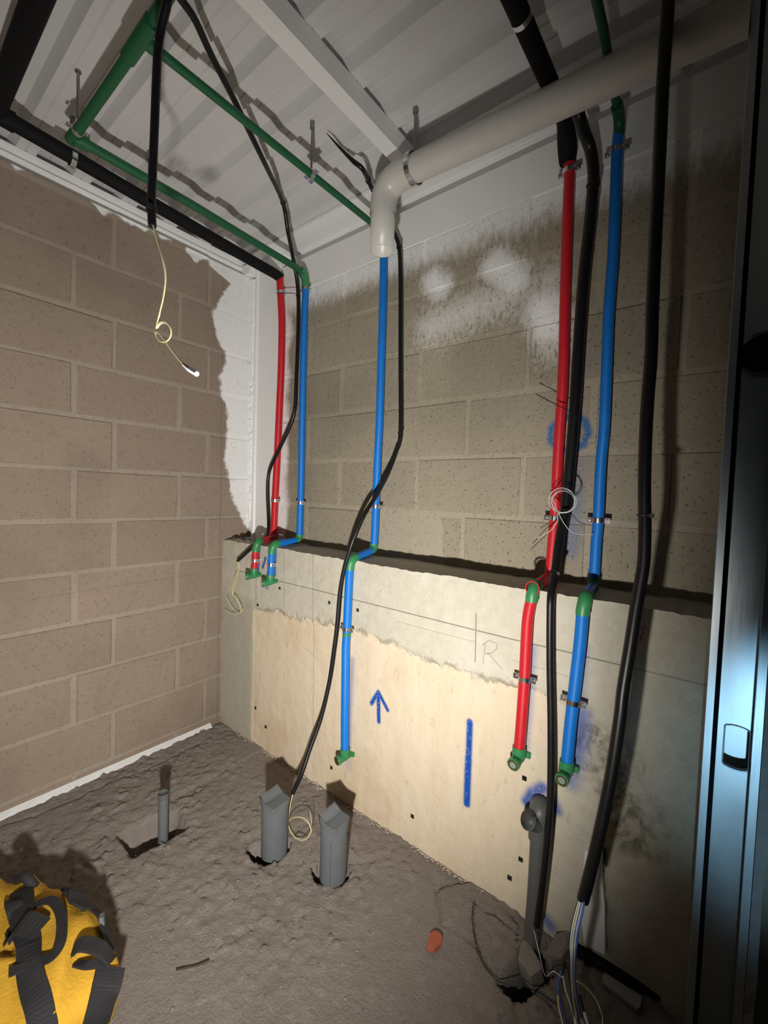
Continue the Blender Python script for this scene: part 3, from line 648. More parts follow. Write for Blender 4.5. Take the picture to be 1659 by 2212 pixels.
# --- green main crossing under the deck
GM = thing('supply_main', 'thick green supply main crossing under the roof deck at upper left', 'pipe', (.87, -.905, 2.14))
mb = MB(); mb.tube([Vector((.426, -.905, 2.17)), Vector((.87, -.905, 2.17)), Vector((1.40, -.92, 2.17))], .0128, 18); mb.build('main_pipe', M['green'], GM)
mb = MB(); mb.tube([Vector((.80, -.905, 2.17)), Vector((.93, -.906, 2.17))], .0165, 18); mb.tube([Vector((.872, -.905, 2.17)), Vector((.872, -.865, 2.17))], .0140, 14); mb.build('tee_fitting', M['green'], GM)
mb = MB(); mb.tube([Vector((.405, -.905, 2.17)), Vector((.448, -.905, 2.17))], .0160, 18); mb.build('end_cap', M['green'], GM)
clamp(GM, (.465, -.905, 2.17), .0129, (1, 0, 0), (0, 1, 0), front=Vector((0, 0, -1)))
mb = MB(); mb.tube([Vector((.465, -.905, 2.195)), Vector((.465, -.905, DK+.02))], .004, 8); mb.build('hanger_rod', M['rod'], GM)
mb = MB(); mb.tube([Vector((.465, -.905, DK-.005)), Vector((.465, -.905, DK+.02))], .008, 8); mb.build('rod_nut', M['rod'], GM)
# --- hanger of the black branch at the far left and one bare rod
q = at(322, 330, X=.30); HR = thing('hanger_rod', 'bare threaded rod hanging beside the left black conduit', 'rod', (q.x, q.y, DK-.08))
mb = MB(); mb.tube([Vector((q.x, q.y, DK-.085)), Vector((q.x, q.y, DK+.01))], .0035, 8); mb.build('rod', M['rod'], HR)
mb = MB(); mb.tube([Vector((q.x, q.y, DK-.012)), Vector((q.x, q.y, DK+.012))], .0075, 8); mb.build('rod_nut', M['rod'], HR)
# --- white drain pipe
WX, WY, WZ, WR = 1.046, -.252, 2.148, .0385
WP = thing('white_drain_pipe', 'white plastic drain pipe under the deck turning down to an open end', 'pipe', (WX, WY, 1.93))
zz = lambda x_: 2.158-(x_-1.1)*.055
mb = MB(); mb.tube([Vector((WX+.10, WY, zz(WX+.10))), Vector((1.9355, WY, zz(1.9355)))], WR, 28); mb.build('main_run', M['wpipe'], WP)
mb = MB(); el = [Vector((WX+.115, WY, zz(WX+.11)))]+arc((WX+.085, WY, zz(WX+.08)), (WX, WY, zz(WX+.02)), (WX, WY, zz(WX)-.075), 10)+[Vector((WX, WY, zz(WX)-.100))]; mb.tube(el, WR+.0035, 28, caps=False); mb.build('elbow', M['wpipe'], WP)
zt_, zb_ = zz(WX)-.085, 1.950; mb = MB(); n = 28; vs = []
for k in range(n):
    g = 2*math.pi*k/n; c_, s_2 = math.cos(g), math.sin(g); vs += [(WX+WR*c_, WY+WR*s_2, zt_), (WX+WR*c_, WY+WR*s_2, zb_), (WX+(WR-.003)*c_, WY+(WR-.003)*s_2, zb_), (WX+(WR-.003)*c_, WY+(WR-.003)*s_2, zt_)]
fs = [(k*4+q_, k*4+q_+1, ((k+1) % n)*4+q_+1, ((k+1) % n)*4+q_) for k in range(n) for q_ in range(3)]
mb.add(vs, fs, True); mb.build('down_stub', M['wpipe'], WP)
hx = WX+.115; mb = MB(); mb.ring((hx, WY, zz(hx)), (1, 0, -.05), WR+.004, .016, .003, 28); mb.build('hanger_band', M['chrome'], WP)
mb = MB(); mb.tube([Vector((hx, WY, zz(hx)+WR)), Vector((hx, WY, DK+.01))], .0045, 8); mb.build('hanger_rod', M['rod'], WP)
mb = MB(); mb.tube([Vector((hx, WY, DK-.016)), Vector((hx, WY, DK+.012))], .009, 8); mb.build('rod_nut', M['rod'], WP)

# ================================================================== conduits and wires
def conduit(name, label, pts, r, ties=(), step=4):
    p = path(pts, step=step); lo = min(p, key=lambda q: q.z)
    t = thing(name, label, 'conduit', lo)
    mb = MB(); mb.tube(p, r if not callable(r) else [r(i/(len(p)-1)) for i in range(len(p))], 14); mb.build('conduit_tube', M['conduit'], t)
    for c in ties:
        q = at(c[0], c[1], Y=c[2]); i = min(range(len(p)), key=lambda k: (p[k]-q).length); rr = r if not callable(r) else r(i/(len(p)-1))
        f = (p[min(i+1, len(p)-1)]-p[max(i-1, 0)]); m2 = MB(); m2.ring(p[i], f, rr+.0002, .005, .0022, 14); m2.obox(p[i]+Vector((.8, -.6, 0))*(rr+.004), (.004, 0, 0), (0, .004, 0), (0, 0, .004)); m2.build('cable_tie', M['tie'], t)
    return t
def wire(t, pts, mat, r=.0016, name='wire', step=5):
    mb = MB(); mb.tube(path(pts, step=step), r, 7); return mb.build(name, mat, t)
def loop_px(cx, cy, rx, ry, Y, a0, a1, n=16): return [(cx+rx*math.cos(math.radians(a0+(a1-a0)*i/n)), cy+ry*math.sin(math.radians(a0+(a1-a0)*i/n)), Y) for i in range(n+1)]
YA = -.955
c1 = conduit('hanging_conduit', 'black conduit hanging free at left with bare wires below', [(369, -40, YA), (363, 0, YA), (344, 84, YA), (338, 169, YA), (334, 270, YA), (330, 371, YA), (327, 439, YA), (329, 489, YA)], .0076, [(328, 455, YA)])
wire(c1, [(329, 480, YA), (341, 527, YA), (354, 567, YA), (358, 601, YA), (353, 642, YA), (341, 692, YA)]+loop_px(353, 717, 17, 22, YA, 200, 560)[:16]+[(345, 722, YA), (362, 745, YA), (381, 770, YA), (398, 790, YA)], M['yellow'], .0014)
wire(c1, [(330, 480, YA+.004), (343, 530, YA+.004), (352, 567, YA+.004), (357, 603, YA+.004), (351, 645, YA+.004), (343, 692, YA+.004)]+loop_px(354, 718, 15, 20, YA+.004, 200, 520), M['wirew'], .0012)
mb = MB(); mb.tube([at(396, 787, Y=YA), at(410, 798, Y=YA), at(425, 808, Y=YA)], [.003, .0052, .0048], 6, smooth=False); mb.build('tape_flag', M['tape'], c1)
# second: diagonal on the ceiling, down beside the left blue pipe, forward over the ledge
def zc_(x, y, z): q = at(x, y, Z=z); return (x, y, q.y)
c2 = conduit('ceiling_conduit', 'thin black conduit slanting over the ceiling and down between red and blue pipes',
             [zc_(362, -40, 2.225), zc_(392, 0, 2.225), zc_(422, 44, 2.225), zc_(456, 118, 2.225), zc_(506, 216, 2.225), zc_(540, 287, 2.228), zc_(573, 355, 2.228), (611, 437, -.26), (622, 500, -.20), (632, 551, -.12), (643, 620, -.062), (644, 703, -.055), (639, 838, -.055), (637, 881, -.055), (629, 915, -.055), (602, 973, -.060), (582, 1017, -.060), (578, 1060, -.060), (580, 1117, -.060), (579, 1150, -.080), (566, 1165, -.13), (545, 1182, -.178), (529, 1197, -.185), (514, 1211, -.185)],
             .0082, [(611, 437, -.26), (643, 632, -.06), (637, 883, -.055)])
mb = MB(); mb.tube([at(596, 632, Y=-.05), at(620, 633, Y=-.062), at(641, 634, Y=-.066)], .0016, 6); mb.build('long_tie', M['tie'], c2)
wire(c2, [(516, 1208, -.185), (517, 1225, -.186), (513, 1240, -.187), (508, 1262, -.186), (503, 1284, -.188), (510, 1288, -.19), (516, 1300, -.19), (523, 1318, -.19), (518, 1324, -.185), (506, 1317, -.18), (495, 1302, -.185), (490, 1290, -.19)], M['yellow'], .0015)
wire(c2, [(515, 1208, -.185), (514, 1230, -.188), (506, 1252, -.19), (502, 1282, -.19), (512, 1296, -.19), (520, 1322, -.192), (502, 1327, -.192), (484, 1318, -.192)], M['yellow'], .0013)
# third: middle conduit down to the floor
c3 = conduit('middle_conduit', 'black conduit right of the middle blue pipe, ending above the floor with a yellow loop',
             [zc_(706, 288, 2.332), zc_(735, 320, 2.30), zc_(763, 348, 2.27), zc_(784, 366, 2.25), (800, 400, -.16), (826, 450, -.11), (850, 500, -.06), (862, 534, -.05), (865, 601, -.048), (865, 770, -.048), (865, 935, -.050), (856, 975, -.060), (838, 1022, -.085), (812, 1072, -.12), (787, 1112, -.165), (764, 1164, -.198), (752, 1200, -.205), (742, 1236, -.206), (734, 1283, -.206), (728, 1353, -.208), (720, 1414, -.215), (711, 1475, -.225), (693, 1552, -.255), (669, 1619, -.30), (652, 1670, -.335), (632, 1714, -.365)],
             lambda s: min(.0078, .0012+s*.075), [(784, 366, -.2), (862, 536, -.05), (865, 938, -.05)])
wire(c3, [(634, 1710, -.365), (628, 1735, -.372), (624, 1765, -.380), (623, 1780, -.385), (627, 1795, -.392), (637, 1809, -.398), (641, 1811, -.398)]+[], M['yellow'], .0015)
wire(c3, [(623, 1776, -.385), (630, 1768, -.385), (646, 1765, -.385), (662, 1772, -.386), (671, 1788, -.390), (671, 1799, -.395), (663, 1811, -.400), (651, 1815, -.402), (641, 1811, -.400)], M['yellow'], .0015)
wire(c3, [(671, 1790, -.388), (673, 1775, -.37), (670, 1755, -.36)], M['wirew'], .0010)
# fourth: conduit beside the right red pipe
c4 = conduit('bent_conduit', 'black conduit crossing in front of the right red pipe down to the floor hole',
             [zc_(1236, 180, 2.212), zc_(1242, 208, 2.212), (1249, 244, -.17), (1262, 285, -.115), (1276, 325, -.075), (1282, 379, -.065), (1275, 469, -.060), (1267, 540, -.060), (1258, 628, -.060), (1249, 756, -.060), (1241, 885, -.060), (1233, 985, -.062), (1222, 1095, -.075), (1208, 1169, -.11), (1199, 1236, -.155), (1190, 1287, -.20), (1188, 1338, -.205), (1188, 1439, -.205), (1190, 1551, -.208), (1190, 1652, -.215), (1188, 1737, -.225), (1183, 1804, -.232), (1176, 1872, -.236), (1168, 1939, -.238), (1160, 2000, -.240)],
             lambda s: .0148 if s < .45 else .0148-(s-.45)/.2*.0060 if s < .65 else .0088, [(1282, 390, -.065), (1199, 1236, -.155)])
mb = MB(); mb.tube([at(1158, 851, Y=-.085), at(1190, 868, Y=-.08), at(1240, 893, Y=-.075)], .0013, 6); mb.build('long_tie', M['tie'], c4)
lp = loop_px(1214, 1081, 28, 27, -.125, 60, 420, 22)
wire(c4, lp+[(1206, 1110, -.125), (1203, 1128, -.12), (1185, 1150, -.10), (1160, 1162, -.08)], M['wirew'], .0010)
wire(c4, loop_px(1218, 1083, 27, 25, -.120, 200, 560, 22)+[(1203, 1100, -.120), (1218, 1130, -.11), (1240, 1152, -.09), (1281, 1155, -.06)], M['wirew'], .0009)
wire(c4, loop_px(1217, 1084, 24, 23, -.128, 20, 380, 20), M['wirew'], .0008)
wire(c4, [(1200, 1100, -.12), (1203, 1128, -.11), (1180, 1155, -.085), (1147, 1186, -.05)], M['wirek'], .0009)
# fifth: thick conduit at the right with bundled wires
c5 = conduit('thick_conduit', 'thickest black conduit at right ending over the floor in coloured wires',
             [(1449, -60, -.30), (1444, 0, -.30), (1432, 180, -.31), (1425, 325, -.32), (1416, 505, -.33), (1409, 671, -.335), (1406, 773, -.335), (1399, 863, -.335), (1394, 960, -.335), (1392, 1060, -.335), (1393, 1130, -.335), (1391, 1209, -.338), (1383, 1263, -.342), (1373, 1320, -.348), (1360, 1404, -.358), (1346, 1490, -.368), (1339, 1551, -.375), (1321, 1669, -.385), (1301, 1770, -.392), (1279, 1866, -.398), (1259, 1944, -.402)],
             .0120, [(1392, 1115, -.335)], 4)
def bundle(mat, pts, r=.0016): return wire(c5, pts, mat, r)
g = at(1246, 2200, Z=FL+.01).y
for dx, mat, r in ((0, M['yellow'], .0018), (6, M['wirew'], .0016), (-5, M['wirew'], .0015), (9, M['wireb'], .0022), (3, M['wireb'], .0018), (-7, M['wirek'], .0016)):
    bundle(mat, [(1259+dx*.6, 1930, -.402), (1250+dx, 1965, -.42), (1240+dx, 2010, -.44), (1236+dx*.8, 2060, -.46), (1236+dx*.7, 2110, (-.46+g)/2), (1240+dx*.8, 2160, (-.46+3*g)/4), (1248+dx, 2202, g)], r)
Gf = lambda x, y, h=.004: (x, y, at(x, y, Z=FL+h).y)
bundle(M['yellow'], [Gf(1244, 2118, .03), Gf(1262, 2130, .03), Gf(1285, 2155, .02), Gf(1298, 2185, .015), Gf(1302, 2205, .01), Gf(1296, 2240, .01)], .0016)
bundle(M['wireb'], [Gf(1212, 2100, .05), Gf(1206, 2130, .04), Gf(1210, 2165, .02), Gf(1222, 2215, .01)], .0030)
bundle(M['yellow'], [Gf(1205, 2150, .03), Gf(1208, 2180, .02), Gf(1220, 2225, .01)], .0018)
bundle(M['wirew'], [Gf(1216, 2108, .05), Gf(1222, 2140, .04), Gf(1234, 2175, .03), Gf(1243, 2215, .012)], .0018)
bundle(M['wirek'], [Gf(1251, 2150, .03), Gf(1260, 2185, .02), Gf(1262, 2230, .01)], .0035)
for dx in (0, 14, 22):
    a = Vector(at(1240+dx, 2196-abs(dx-14), Z=FL+.02)); b = Vector(at(1246+dx*1.2, 2224, Z=FL+.016)); mb = MB(); mb.tube([a, b], .0042, 6); mb.build('wire_connector', M['tape'], c5)
LW = thing('loose_wire', 'thin dark wire curling over the floor by the drain pipe', 'wire', at(1090, 2112, Z=FL+.003))
mb = MB(); mb.tube(smooth_path([at(a, b, Z=FL+h) for a, b, h in ((1021, 1955, .03), (1020, 1990, .02), (1028, 2040, .012), (1045, 2085, .008), (1075, 2118, .010), (1100, 2126, .015), (1135, 2132, .02), (1165, 2145, .012), (1195, 2165, .006), (1215, 2175, .006))]), .0012, 6); mb.build('wire', M['wirek'], LW)
LW2 = thing('loose_wire', 'pale wire arching from the drain pipe foot to the hole', 'wire', at(1180, 2110, Z=FL+.003))
mb = MB(); mb.tube(smooth_path([at(1153, 2008, Y=-.236), at(1165, 2060, Y=-.29), at(1178, 2108, Z=FL+.012), at(1195, 2098, Z=FL+.05), at(1215, 2112, Z=FL+.05)]), .0011, 6); mb.build('wire', M['wirew'], LW2)

# ================================================================== grey drains
def capped(name, label, base, r, h, seam):
    """pipe stub whose mouth has been heated square and folded shut in two flaps"""
    t = thing(name, label, 'pipe', base); n = 48; zb = FL-.003; vs = []; fs = []; hs_ = r*.83
    def rim(u): return FL+h-.011*float(sstep(np.array(u), -.95, -.1))
    lv = [0, .40, .74, .84, .92, 1.0]
    for i, f in enumerate(lv):
        k = max(0, (f-.74)/.26); k = k*k*(3-2*k)
        for q in range(n):
            g_ = 2*math.pi*q/n; cx, sy = math.cos(g_), math.sin(g_); m_ = max(abs(cx), abs(sy)); sx_, sy_ = cx/m_*hs_, sy/m_*hs_
            u, v_ = r*cx*(1-k)+sx_*k, r*sy*(1-k)+sy_*k
            top = rim(u/hs_)*k+(FL+h)*(1-k)
            vs.append((base.x+u, base.y+v_, zb+(top-zb)*f))
    for i in range(len(lv)-1):
        for q in range(n): fs.append((i*n+q, i*n+(q+1) % n, (i+1)*n+(q+1) % n, (i+1)*n+q))
    mb = MB(); mb.add(vs, fs, True); mb.build('pipe_stub', M['grey'], t)
    mb = MB(); mb.tube([base-UPW*.26, base-UPW*.008], r*.55, 16); mb.build('lower_pipe', M['black'], t)
    for u0_, u1_, dz in ((-1.0, -.05, .0012), (-.18, 1.0, -.0016)):
        nu_, nv_ = 8, 6; pv = []
        for a in range(nu_+1):
            for b in range(nv_+1):
                u = u0_+(u1_-u0_)*a/nu_; v_ = -1+2*b/nv_; pv.append((base.x+u*hs_, base.y+v_*hs_, rim(u)+dz+.002*(abs(u*v_))**4-.002*(1-v_*v_)*(1-abs(u))))
        ff = [(a*(nv_+1)+b, (a+1)*(nv_+1)+b, (a+1)*(nv_+1)+b+1, a*(nv_+1)+b+1) for a in range(nu_) for b in range(nv_)]
        mb = MB(); mb.add(pv, ff, True); mb.build('folded_flap', M['grey'], t)
    if seam:
        m2 = MB(); d = (CAM-base); d.z = 0; d.normalize(); sd = Vector((-d.y, d.x, 0)); cc = base+d*(r-.0004)-sd*.008
        m2.tube([Vector((cc.x, cc.y, FL-.012)), Vector((cc.x, cc.y, FL+h*.70))], .0012, 6); m2.build('seam', M['greyd'], t)
    return t
capped('capped_drain', 'grey drain stub with folded top, left of the yellow wire loop', G1, .0425, .190, False)
capped('capped_drain', 'grey drain stub with folded top and a dark seam, nearest the base wall', G2, .0415, .196, True)
t = thing('vent_stub', 'thin grey pipe stub standing in the triangular pit', 'pipe', G3)
mb = MB(); mb.tube([Vector((G3.x, G3.y, FL-.12)), Vector((G3.x, G3.y, FL+.155))], .0155, 18); mb.build('pipe_stub', M['grey'], t)
mb = MB(); mb.ring((G3.x, G3.y, FL+.152), UPW, .0156, .020, .0015, 18); mb.build('rim_tape', M['greyd'], t)
t = thing('wall_drain', 'grey drain pipe with a tee, leaving the base wall beside the black conduit', 'pipe', at(1150, 2045, Z=FL))
px_ = [at(1163, 1800, Y=-.197), at(1160, 1860, Y=-.20), at(1156, 1930, Y=-.203), at(1151, 2000, Y=-.208), at(1148, 2060, Y=-.213)]
mb = MB(); mb.tube(smooth_path(px_+[px_[-1]-UPW*.12]), .0205, 18); mb.build('drop_pipe', M['greyd'], t)
a = at(1166, 1738, Y=PY+.01); b = at(1166, 1765, Y=-.197); mb = MB(); mb.tube([a, at(1166, 1742, Y=-.175)]+arc(at(1166, 1745, Y=-.180), at(1166, 1744, Y=-.2), b)+[at(1164, 1790, Y=-.197), at(1163, 1812, Y=-.197)], .0262, 18); mb.build('elbow', M['greyd'], t)
mb = MB(); p0, p1 = at(1166, 1782, Y=-.20), at(1143, 1772, Y=-.232); mb.tube([p0, p1, p1+(p1-p0)*.10, p1+(p1-p0)*.10, p1-(p1-p0)*.3], [.021, .021, .0245, .0205, .0205], 18); mb.build('side_port', M['greyd'], t)

# ================================================================== stud, board, small debris
SX0, SX1 = 1.937, 2.024; SF, SB = -.242, -.200
ST = thing('metal_stud', 'galvanised metal wall stud with oval service hole at the right edge', 'stud', (1.98, -.2, FL))
zt = DK-.01
def strip(pts, z0, z1, th=.0009):      # folded sheet section drawn as a polyline in XY
    mb = MB(); off = []
    for i in range(len(pts)):
        a = Vector(pts[max(i-1, 0)]).to_2d(); b = Vector(pts[min(i+1, len(pts)-1)]).to_2d(); d = (b-a).normalized(); off.append(Vector((-d.y, d.x))*th)
    vs = []
    for p, o in zip(pts, off):
        for z_ in (z0, z1): vs += [(p[0], p[1], z_), (p[0]+o.x, p[1]+o.y, z_)]
    fs = []
    for i in range(len(pts)-1):
        b = i*4; fs += [(b, b+4, b+6, b+2), (b+1, b+3, b+7, b+5), (b, b+1, b+5, b+4), (b+2, b+6, b+7, b+3)]
    return mb.add(vs, fs)
strip([(SX0+.011, SF+.010), (SX0+.011, SF), (SX0, SF), (SX0-.001, SF+.014), (SX0+.002, SF+.018), (SX0+.002, SF+.026), (SX0-.001, SF+.030), (SX0, SB)], FL, zt).build('flange', M['galv'], ST)
strip([(SX1, SB), (SX1, SF), (SX1-.012, SF), (SX1-.012, SF+.010)], FL, zt).build('flange', M['galv'], ST)
# web with service holes
hz = [(.675, .0205, .046)]+[(1.475, .0205, .046)]
mb = MB(); W0, W1 = SX0, SX1; hxm = (W0+W1)/2+.009
def web_piece(z0, z1): mb.box((W0, SB, z0), (W1, SB+.0009, z1))
prev = FL
for (zc0, hw, hh) in sorted(hz):
    web_piece(prev, zc0-hh-.03); web_piece_top = zc0+hh+.03
    n = 32; ov = []
    for k in range(n):
        g_ = 2*math.pi*(k+.5)/n; cx_, sz_ = math.cos(g_), math.sin(g_)
        ov.append((hxm+max(-hw, min(hw, hh*1.05*cx_)), zc0+hh*sz_))
    rect = []
    for k in range(n):
        g_ = 2*math.pi*(k+.5)/n; cx_, sz_ = math.cos(g_), math.sin(g_); m_ = max(abs(cx_), abs(sz_))
        u, v_ = cx_/m_, sz_/m_; rect.append((W0 if u <= -.999 else W1 if u >= .999 else (hxm+u*(W1-hxm) if u > 0 else hxm+u*(hxm-W0)), zc0+v_*(hh+.03)))
    vs = [(p[0], SB, p[1]) for p in ov]+[(p[0], SB, p[1]) for p in rect]+[(p[0], SB+.010, p[1]) for p in ov]
    fs = [(k, (k+1) % n, n+(k+1) % n, n+k) for k in range(n)]+[(k, (k+1) % n, 2*n+(k+1) % n, 2*n+k) for k in range(n)]
    mb.add(vs, fs)
    for (u, v_) in ((W0, zc0-hh-.03), (W1, zc0-hh-.03), (W0, zc0+hh+.03), (W1, zc0+hh+.03)): pass
    prev = web_piece_top
web_piece(prev, zt); mb.build('web', M['galv'], ST)
for (zc0, hw, hh) in hz[:1]:
    n = 32; pts = [Vector((hxm+max(-hw, min(hw, hh*1.05*math.cos(2*math.pi*k/n))), SB-.001, zc0+hh*math.sin(2*math.pi*k/n))) for k in range(n+1)]
    mb = MB(); mb.tube(pts, .0014, 6, caps=False); mb.build('hole_rim', M['galv'], ST)
mb = MB(); mb.box((SX0+.0125, SB-.004, FL), (SX0+.0205, SB-.0006, zt)); mb.build('shade_gap_strip', M['black'], ST)  # black strip standing in for the shaded gap between lip and web
mb = MB(); mb.box((SX0+.004, SB+.036, FL), (SX1-.014, SB+.037, zt)); mb.build('backing_web', M['galv'], ST)
for z_ in (1.93, 1.88): pass
mb = MB(); n = 20; c = Vector((hxm, SB-.004, 1.475)); mb.tube([c+Vector((0, .012, 0)), c+Vector((0, -.010, 0)), c+Vector((0, -.014, 0))], [.034, .034, .026], 24)
GR = mb.build('grommet', M['tie'], ST); mb = MB(); mb.ring(c+Vector((0, -.006, 0)), (0, 1, 0), .034, .006, .003, 24); mb.build('grommet_rim', M['tie'], GR)
# gypsum board piece with torn edge
zz2 = np.arange(FL, 2.31, .02); vs = []; fs = []
for i, z_ in enumerate(zz2):
    e1 = float(fbm(np.array([z_*26]), np.array([2.]), 33)[0])*.012; e2 = float(fbm(np.array([z_*40]), np.array([6.]), 35)[0])*.010
    vs += [(SX1+.002, SF-.002+e1*.6, z_), (SX1+.017+e2*.6, SF-.002+e2, z_), (SX1+.0145, PY-.004, z_), (SX1+.002, PY-.004, z_)]
    if i: b = (i-1)*4; fs += [(b+q, b+(q+1) % 4, b+4+(q+1) % 4, b+4+q) for q in range(4)]
mb = MB(); mb.add(vs, fs); gb = mb.build('gypsum_board', M['drywall']); tag(gb, 'strip of grey gypsum board with torn edge behind the metal stud', 'board')
# white board set in the base wall
poly = [at(a, b, Y=PY-.013) for a, b in ((1264, 1838), (1301, 1836), (1299, 1890), (1306, 1960), (1307, 2064), (1285, 2052), (1262, 2040), (1256, 1990), (1258, 1900))]
mb = MB(); mb.prism(poly, (0, .018, 0)); wbd = mb.build('white_board', M['foam']); tag(wbd, 'narrow white board set in the base wall behind the thick conduit', 'board')
a, b = at(1243, 2050, Z=FL+.014), at(1425, 2148, Z=FL+.014)
mb = MB(); mb.tube(smooth_path([a, a*.5+b*.5+Vector((0, -.002, 0)), b]), .0150, 14); o = mb.build('conduit_offcut', M['black']); tag(o, 'black conduit offcut lying along the foot of the base wall', 'conduit')
pq = [at(a, b, Z=FL+.006) for a, b in ((1300, 2116), (1306, 2108), (1386, 2160), (1383, 2182), (1376, 2186), (1302, 2128))]
mb = MB(); mb.prism(pq, (0, 0, .009)); o = mb.build('plank_offcut', M['slab']); tag(o, 'pale plank offcut on the floor in front of the black offcut', 'offcut')
# orange brick fragment
pq = [at(a, b, Z=FL+.004) for a, b in ((921, 2052), (926, 2028), (935, 2020), (946, 2024), (953, 2034), (950, 2050), (936, 2060))]
mb = MB(); mb.prism(pq, (.002, .002, .014)); o = mb.build('brick_fragment', M['brick']); tag(o, 'small orange brick fragment lying on the floor', 'brick')
# broken concrete chunk leaning in the hole
ch = [at(a, b, Z=FL+.012) for a, b in ((1126, 2035), (1138, 2028), (1166, 2082), (1170, 2098), (1146, 2120), (1118, 2082), (1116, 2068))]
mb = MB(); mb.prism([p+Vector((0, 0, .02*i/7)) for i, p in enumerate(ch)], (.006, .01, -.05)); o = mb.build('concrete_chunk', M['stone']); tag(o, 'broken concrete chunk at the foot of the wall drain', 'rubble')
ch = [at(a, b, Z=FL+.03) for a, b in ((1176, 2060), (1200, 2022), (1228, 2018), (1236, 2040), (1212, 2075), (1190, 2085))]
mb = MB(); mb.prism([p+Vector((0, 0, .006*(i % 3))) for i, p in enumerate(ch)], (.0, .02, -.06)); o = mb.build('concrete_chunk', M['stone']); tag(o, 'pale concrete chunk wedged between wall drain and white board', 'rubble')
# twig
mb = MB(); mb.tube(smooth_path([at(a, b, Z=FL+.008) for a, b in ((380, 2096), (405, 2090), (430, 2084), (452, 2074))]), [.0022]*13, 6); o = mb.build('wood_splinter', M['twig']); tag(o, 'thin dark wood splinter lying on the floor', 'splinter')
# rubble: too small and too many to count
def crumbs(name, label, spots, mat):
    mb = MB(); rnd = random.Random(9)
    for (p, s) in spots:
        vs = [Vector((rnd.uniform(-1, 1), rnd.uniform(-1, 1), rnd.uniform(-.6, .8))).normalized()*s*rnd.uniform(.6, 1.2) for _ in range(6)]
        base = [Vector((1, 0, 0)), Vector((0, 1, 0)), Vector((-1, 0, 0)), Vector((0, -1, 0)), Vector((0, 0, .8)), Vector((0, 0, -.8))]
        vs = [p+(b*.8+v.normalized()*.35)*s for b, v in zip(base, vs)]
        mb.add(vs, [(0, 1, 4), (1, 2, 4), (2, 3, 4), (3, 0, 4), (1, 0, 5), (2, 1, 5), (3, 2, 5), (0, 3, 5)])
    o = mb.build(name, mat); tag(o, label, 'rubble', None, 'stuff')
rnd = random.Random(4); sp = []
for i in range(420):
    x_ = .16+rnd.random()*1.40; dens = fbm(np.array([x_*9]), np.array([1.]), 77)[0]
    if dens < -.12: continue
    y_ = PY-.004-abs(rnd.gauss(0, .006)); sp.append((Vector((x_, y_, floor_z(x_, y_-.004)+.003)), rnd.uniform(.0018, .0055)))
crumbs('rubble_line', 'line of pale crumbled mortar along the foot of the base wall', sp, M['rubble'])
sp = []
for i in range(2600):
    x_, y_ = .05+rnd.random()*1.9, -1.45+rnd.random()*1.26; z_ = floor_z(x_, y_)
    if z_ < FL-.03 or ((x_-.775)/.30)**2+((y_+1.20)/.29)**2 < 1: continue
    sp.append((Vector((x_, y_, z_+.001)), abs(rnd.gauss(0, .0020))+.0009))
crumbs('floor_grit', 'loose grit scattered over the floor', sp, M['stone'])
sp = []
for i in range(60):
    p = Vector((.03+rnd.random()*.20, -.05-rnd.random()*.10, PT+.004)); sp.append((p, rnd.uniform(.004, .012)))
crumbs('ledge_rubble', 'dark crumbled rubble on the ledge at the foot of the column', sp, M['stone'])

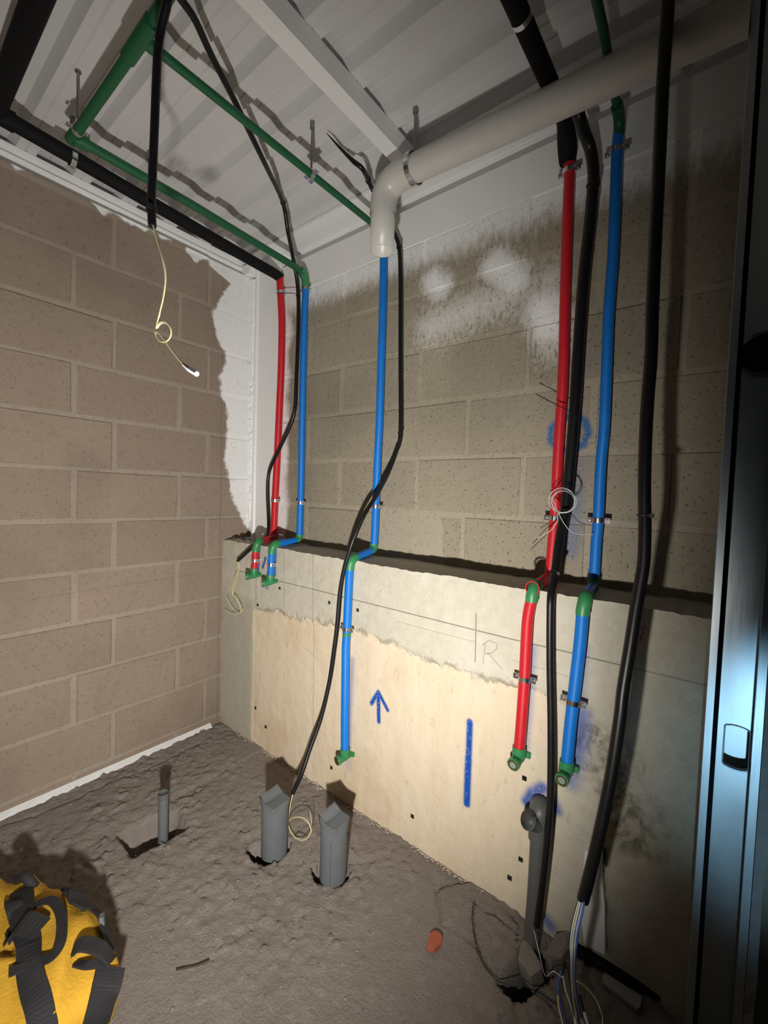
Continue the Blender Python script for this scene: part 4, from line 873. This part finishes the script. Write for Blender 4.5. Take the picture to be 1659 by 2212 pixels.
# ================================================================== tool bag
def bag():
    base = Vector((.775, -1.20, FL)); t = thing('tool_bag', 'yellow and black fabric tool bag lying on the floor', 'bag', base)
    ang = math.radians(15); ca, sa = math.cos(ang), math.sin(ang); A, B, H = .245, .235, .195
    nu, nv = 90, 46; vs = []
    def P(u, v):
        e1, e2 = .55, .62; sg = lambda q, e: math.copysign(abs(q)**e, q)
        cu, su, cv, sv = math.cos(u), math.sin(u), math.cos(v), math.sin(v)
        x_, y_, z_ = A*sg(cv, e1)*sg(cu, e2), B*sg(cv, e1)*sg(su, e2), H*.5*sg(sv, e1)
        k = 1+.06*math.sin(3*u+1)+.03*math.sin(5*u+2*v); x_ *= k; y_ *= k
        z_ = z_*(1+.10*math.sin(2*u+.4))+H*.5
        return x_, y_, z_
    uu, vv = [], []
    for j in range(nv+1):
        for i in range(nu): uu.append(2*math.pi*i/nu); vv.append(-math.pi/2+math.pi*j/nv)
    pts = np.array([P(a, b) for a, b in zip(uu, vv)])
    # creases run across the bag
    d = pts[:, 0]*.55+pts[:, 1]*.8; e = pts[:, 0]*.8-pts[:, 1]*.55
    w = fbm(d*22, e*5+pts[:, 2]*8, 201, 3); fold = (.5-np.abs(fbm(d*17+3, e*4+pts[:, 2]*6, 207, 2))*2)
    c = pts.mean(0); nrm = (pts-c)/np.linalg.norm(pts-c, axis=1, keepdims=True)
    ridge_ = np.abs(np.sin(30*d+2.5*np.sin(7*e)+9*pts[:, 2]))*sstep(fbm(d*6+2, e*6, 213, 2), -.12, .12)
    pts = pts+nrm*(ridge_*.007+w*.044+fold*.046-.016)[:, None]
    world = [(base.x+p[0]*ca-p[1]*sa, base.y+p[0]*sa+p[1]*ca, max(base.z+.004, base.z+p[2])) for p in pts]
    fs = [(j*nu+i, j*nu+(i+1) % nu, (j+1)*nu+(i+1) % nu, (j+1)*nu+i) for j in range(nv) for i in range(nu)]
    mb = MB(); mb.add(world, fs, True); body = mb.build('bag_body', M['fab'], t)
    bv = BVHTree.FromPolygons([Vector(v) for v in world], fs)
    def hit(x, y):
        d_ = ray(x, y).normalized(); h = bv.ray_cast(CAM, d_)
        if h[0] is None:
            q = at(x, y, Z=.1); h = bv.find_nearest(q)
        n_ = h[1] if h[1].dot(d_) < 0 else -h[1]
        return h[0], n_
    def strap(px, wid, lifts, th=.003, name='strap', mat='web'):
        hp = [hit(*p) for p in px]; pp = [h[0]+h[1]*l for h, l in zip(hp, lifts)]
        sp_ = smooth_path(pp, 5); n_ = len(px); nn = []
        for i in range(len(sp_)):
            f = i/5; k = min(int(f), n_-2); a_ = f-k; nn.append((hp[k][1]*(1-a_)+hp[k+1][1]*a_).normalized())
        mb = MB(); mb.ribbon(sp_, nn, wid, th); return mb.build(name, M[mat], t)
    strap([(46, 1925), (52, 1965), (58, 2010), (62, 2050), (68, 2095), (76, 2140), (84, 2180), (92, 2235)], .042, [.004, .016, .022, .010, .014, .010, .008, .01])
    strap([(30, 2030), (62, 2018), (92, 2022)], .048, [.014, .030, .016], .004, 'strap_loop')
    strap([(5, 2040), (35, 2012), (70, 1975), (110, 1962), (132, 1990), (136, 2040), (118, 2072), (80, 2085), (20, 2108)], .020, [.008, .010, .014, .018, .018, .012, .008, .008, .006])
    strap([(142, 1925), (150, 1945), (162, 1962), (188, 1972)], .040, [.006, .014, .016, .006], .006, 'pull_tab')
    strap([(150, 2062), (172, 2066), (205, 2078), (232, 2085)], .030, [.008, .026, .024, .010], .006, 'side_handle')
    strap([(158, 2090), (190, 2098), (222, 2090), (240, 2070)], .016, [.006, .014, .012, .006], .004, 'side_handle')
    strap([(196, 1968), (210, 1992), (222, 2024), (232, 2060)], .026, [.004, .008, .008, .006], .004, 'edge_binding')
    strap([(236, 2095), (228, 2130), (216, 2170), (200, 2225)], .060, [.004, .004, .004, .004], .004, 'edge_binding')
    strap([(18, 1960), (30, 1975), (40, 1995)], .030, [.01, .018, .01], .006, 'buckle')
    mb = MB(); h, n_ = hit(56, 1912); mb.tube(smooth_path([h-Vector((.03, .01, .0))+n_*.004, h+n_*.022, h+Vector((.03, .012, 0))+n_*.004], 6), .011, 10); mb.build('carry_handle', M['web'], t)
    h, n_ = hit(212, 2008); mb = MB(); mb.obox(h+n_*.012, Vector((.006, -.003, 0)), Vector((.002, .004, .0)), Vector((.006, 0, -.016))); mb.build('buckle', M['buck'], t)
M['fab'] = plain('yellow_bag_fabric', (.56, .315, .030), .75, var=.06, scale=9, bump=.0015, bscale=160, spec=.25)
M['web'] = plain('black_webbing', (.022, .021, .024), .65, var=.2, bump=.001, bscale=300, spec=.3)
M['buck'] = plain('grey_plastic_buckle', (.09, .09, .095), .4)
bag()
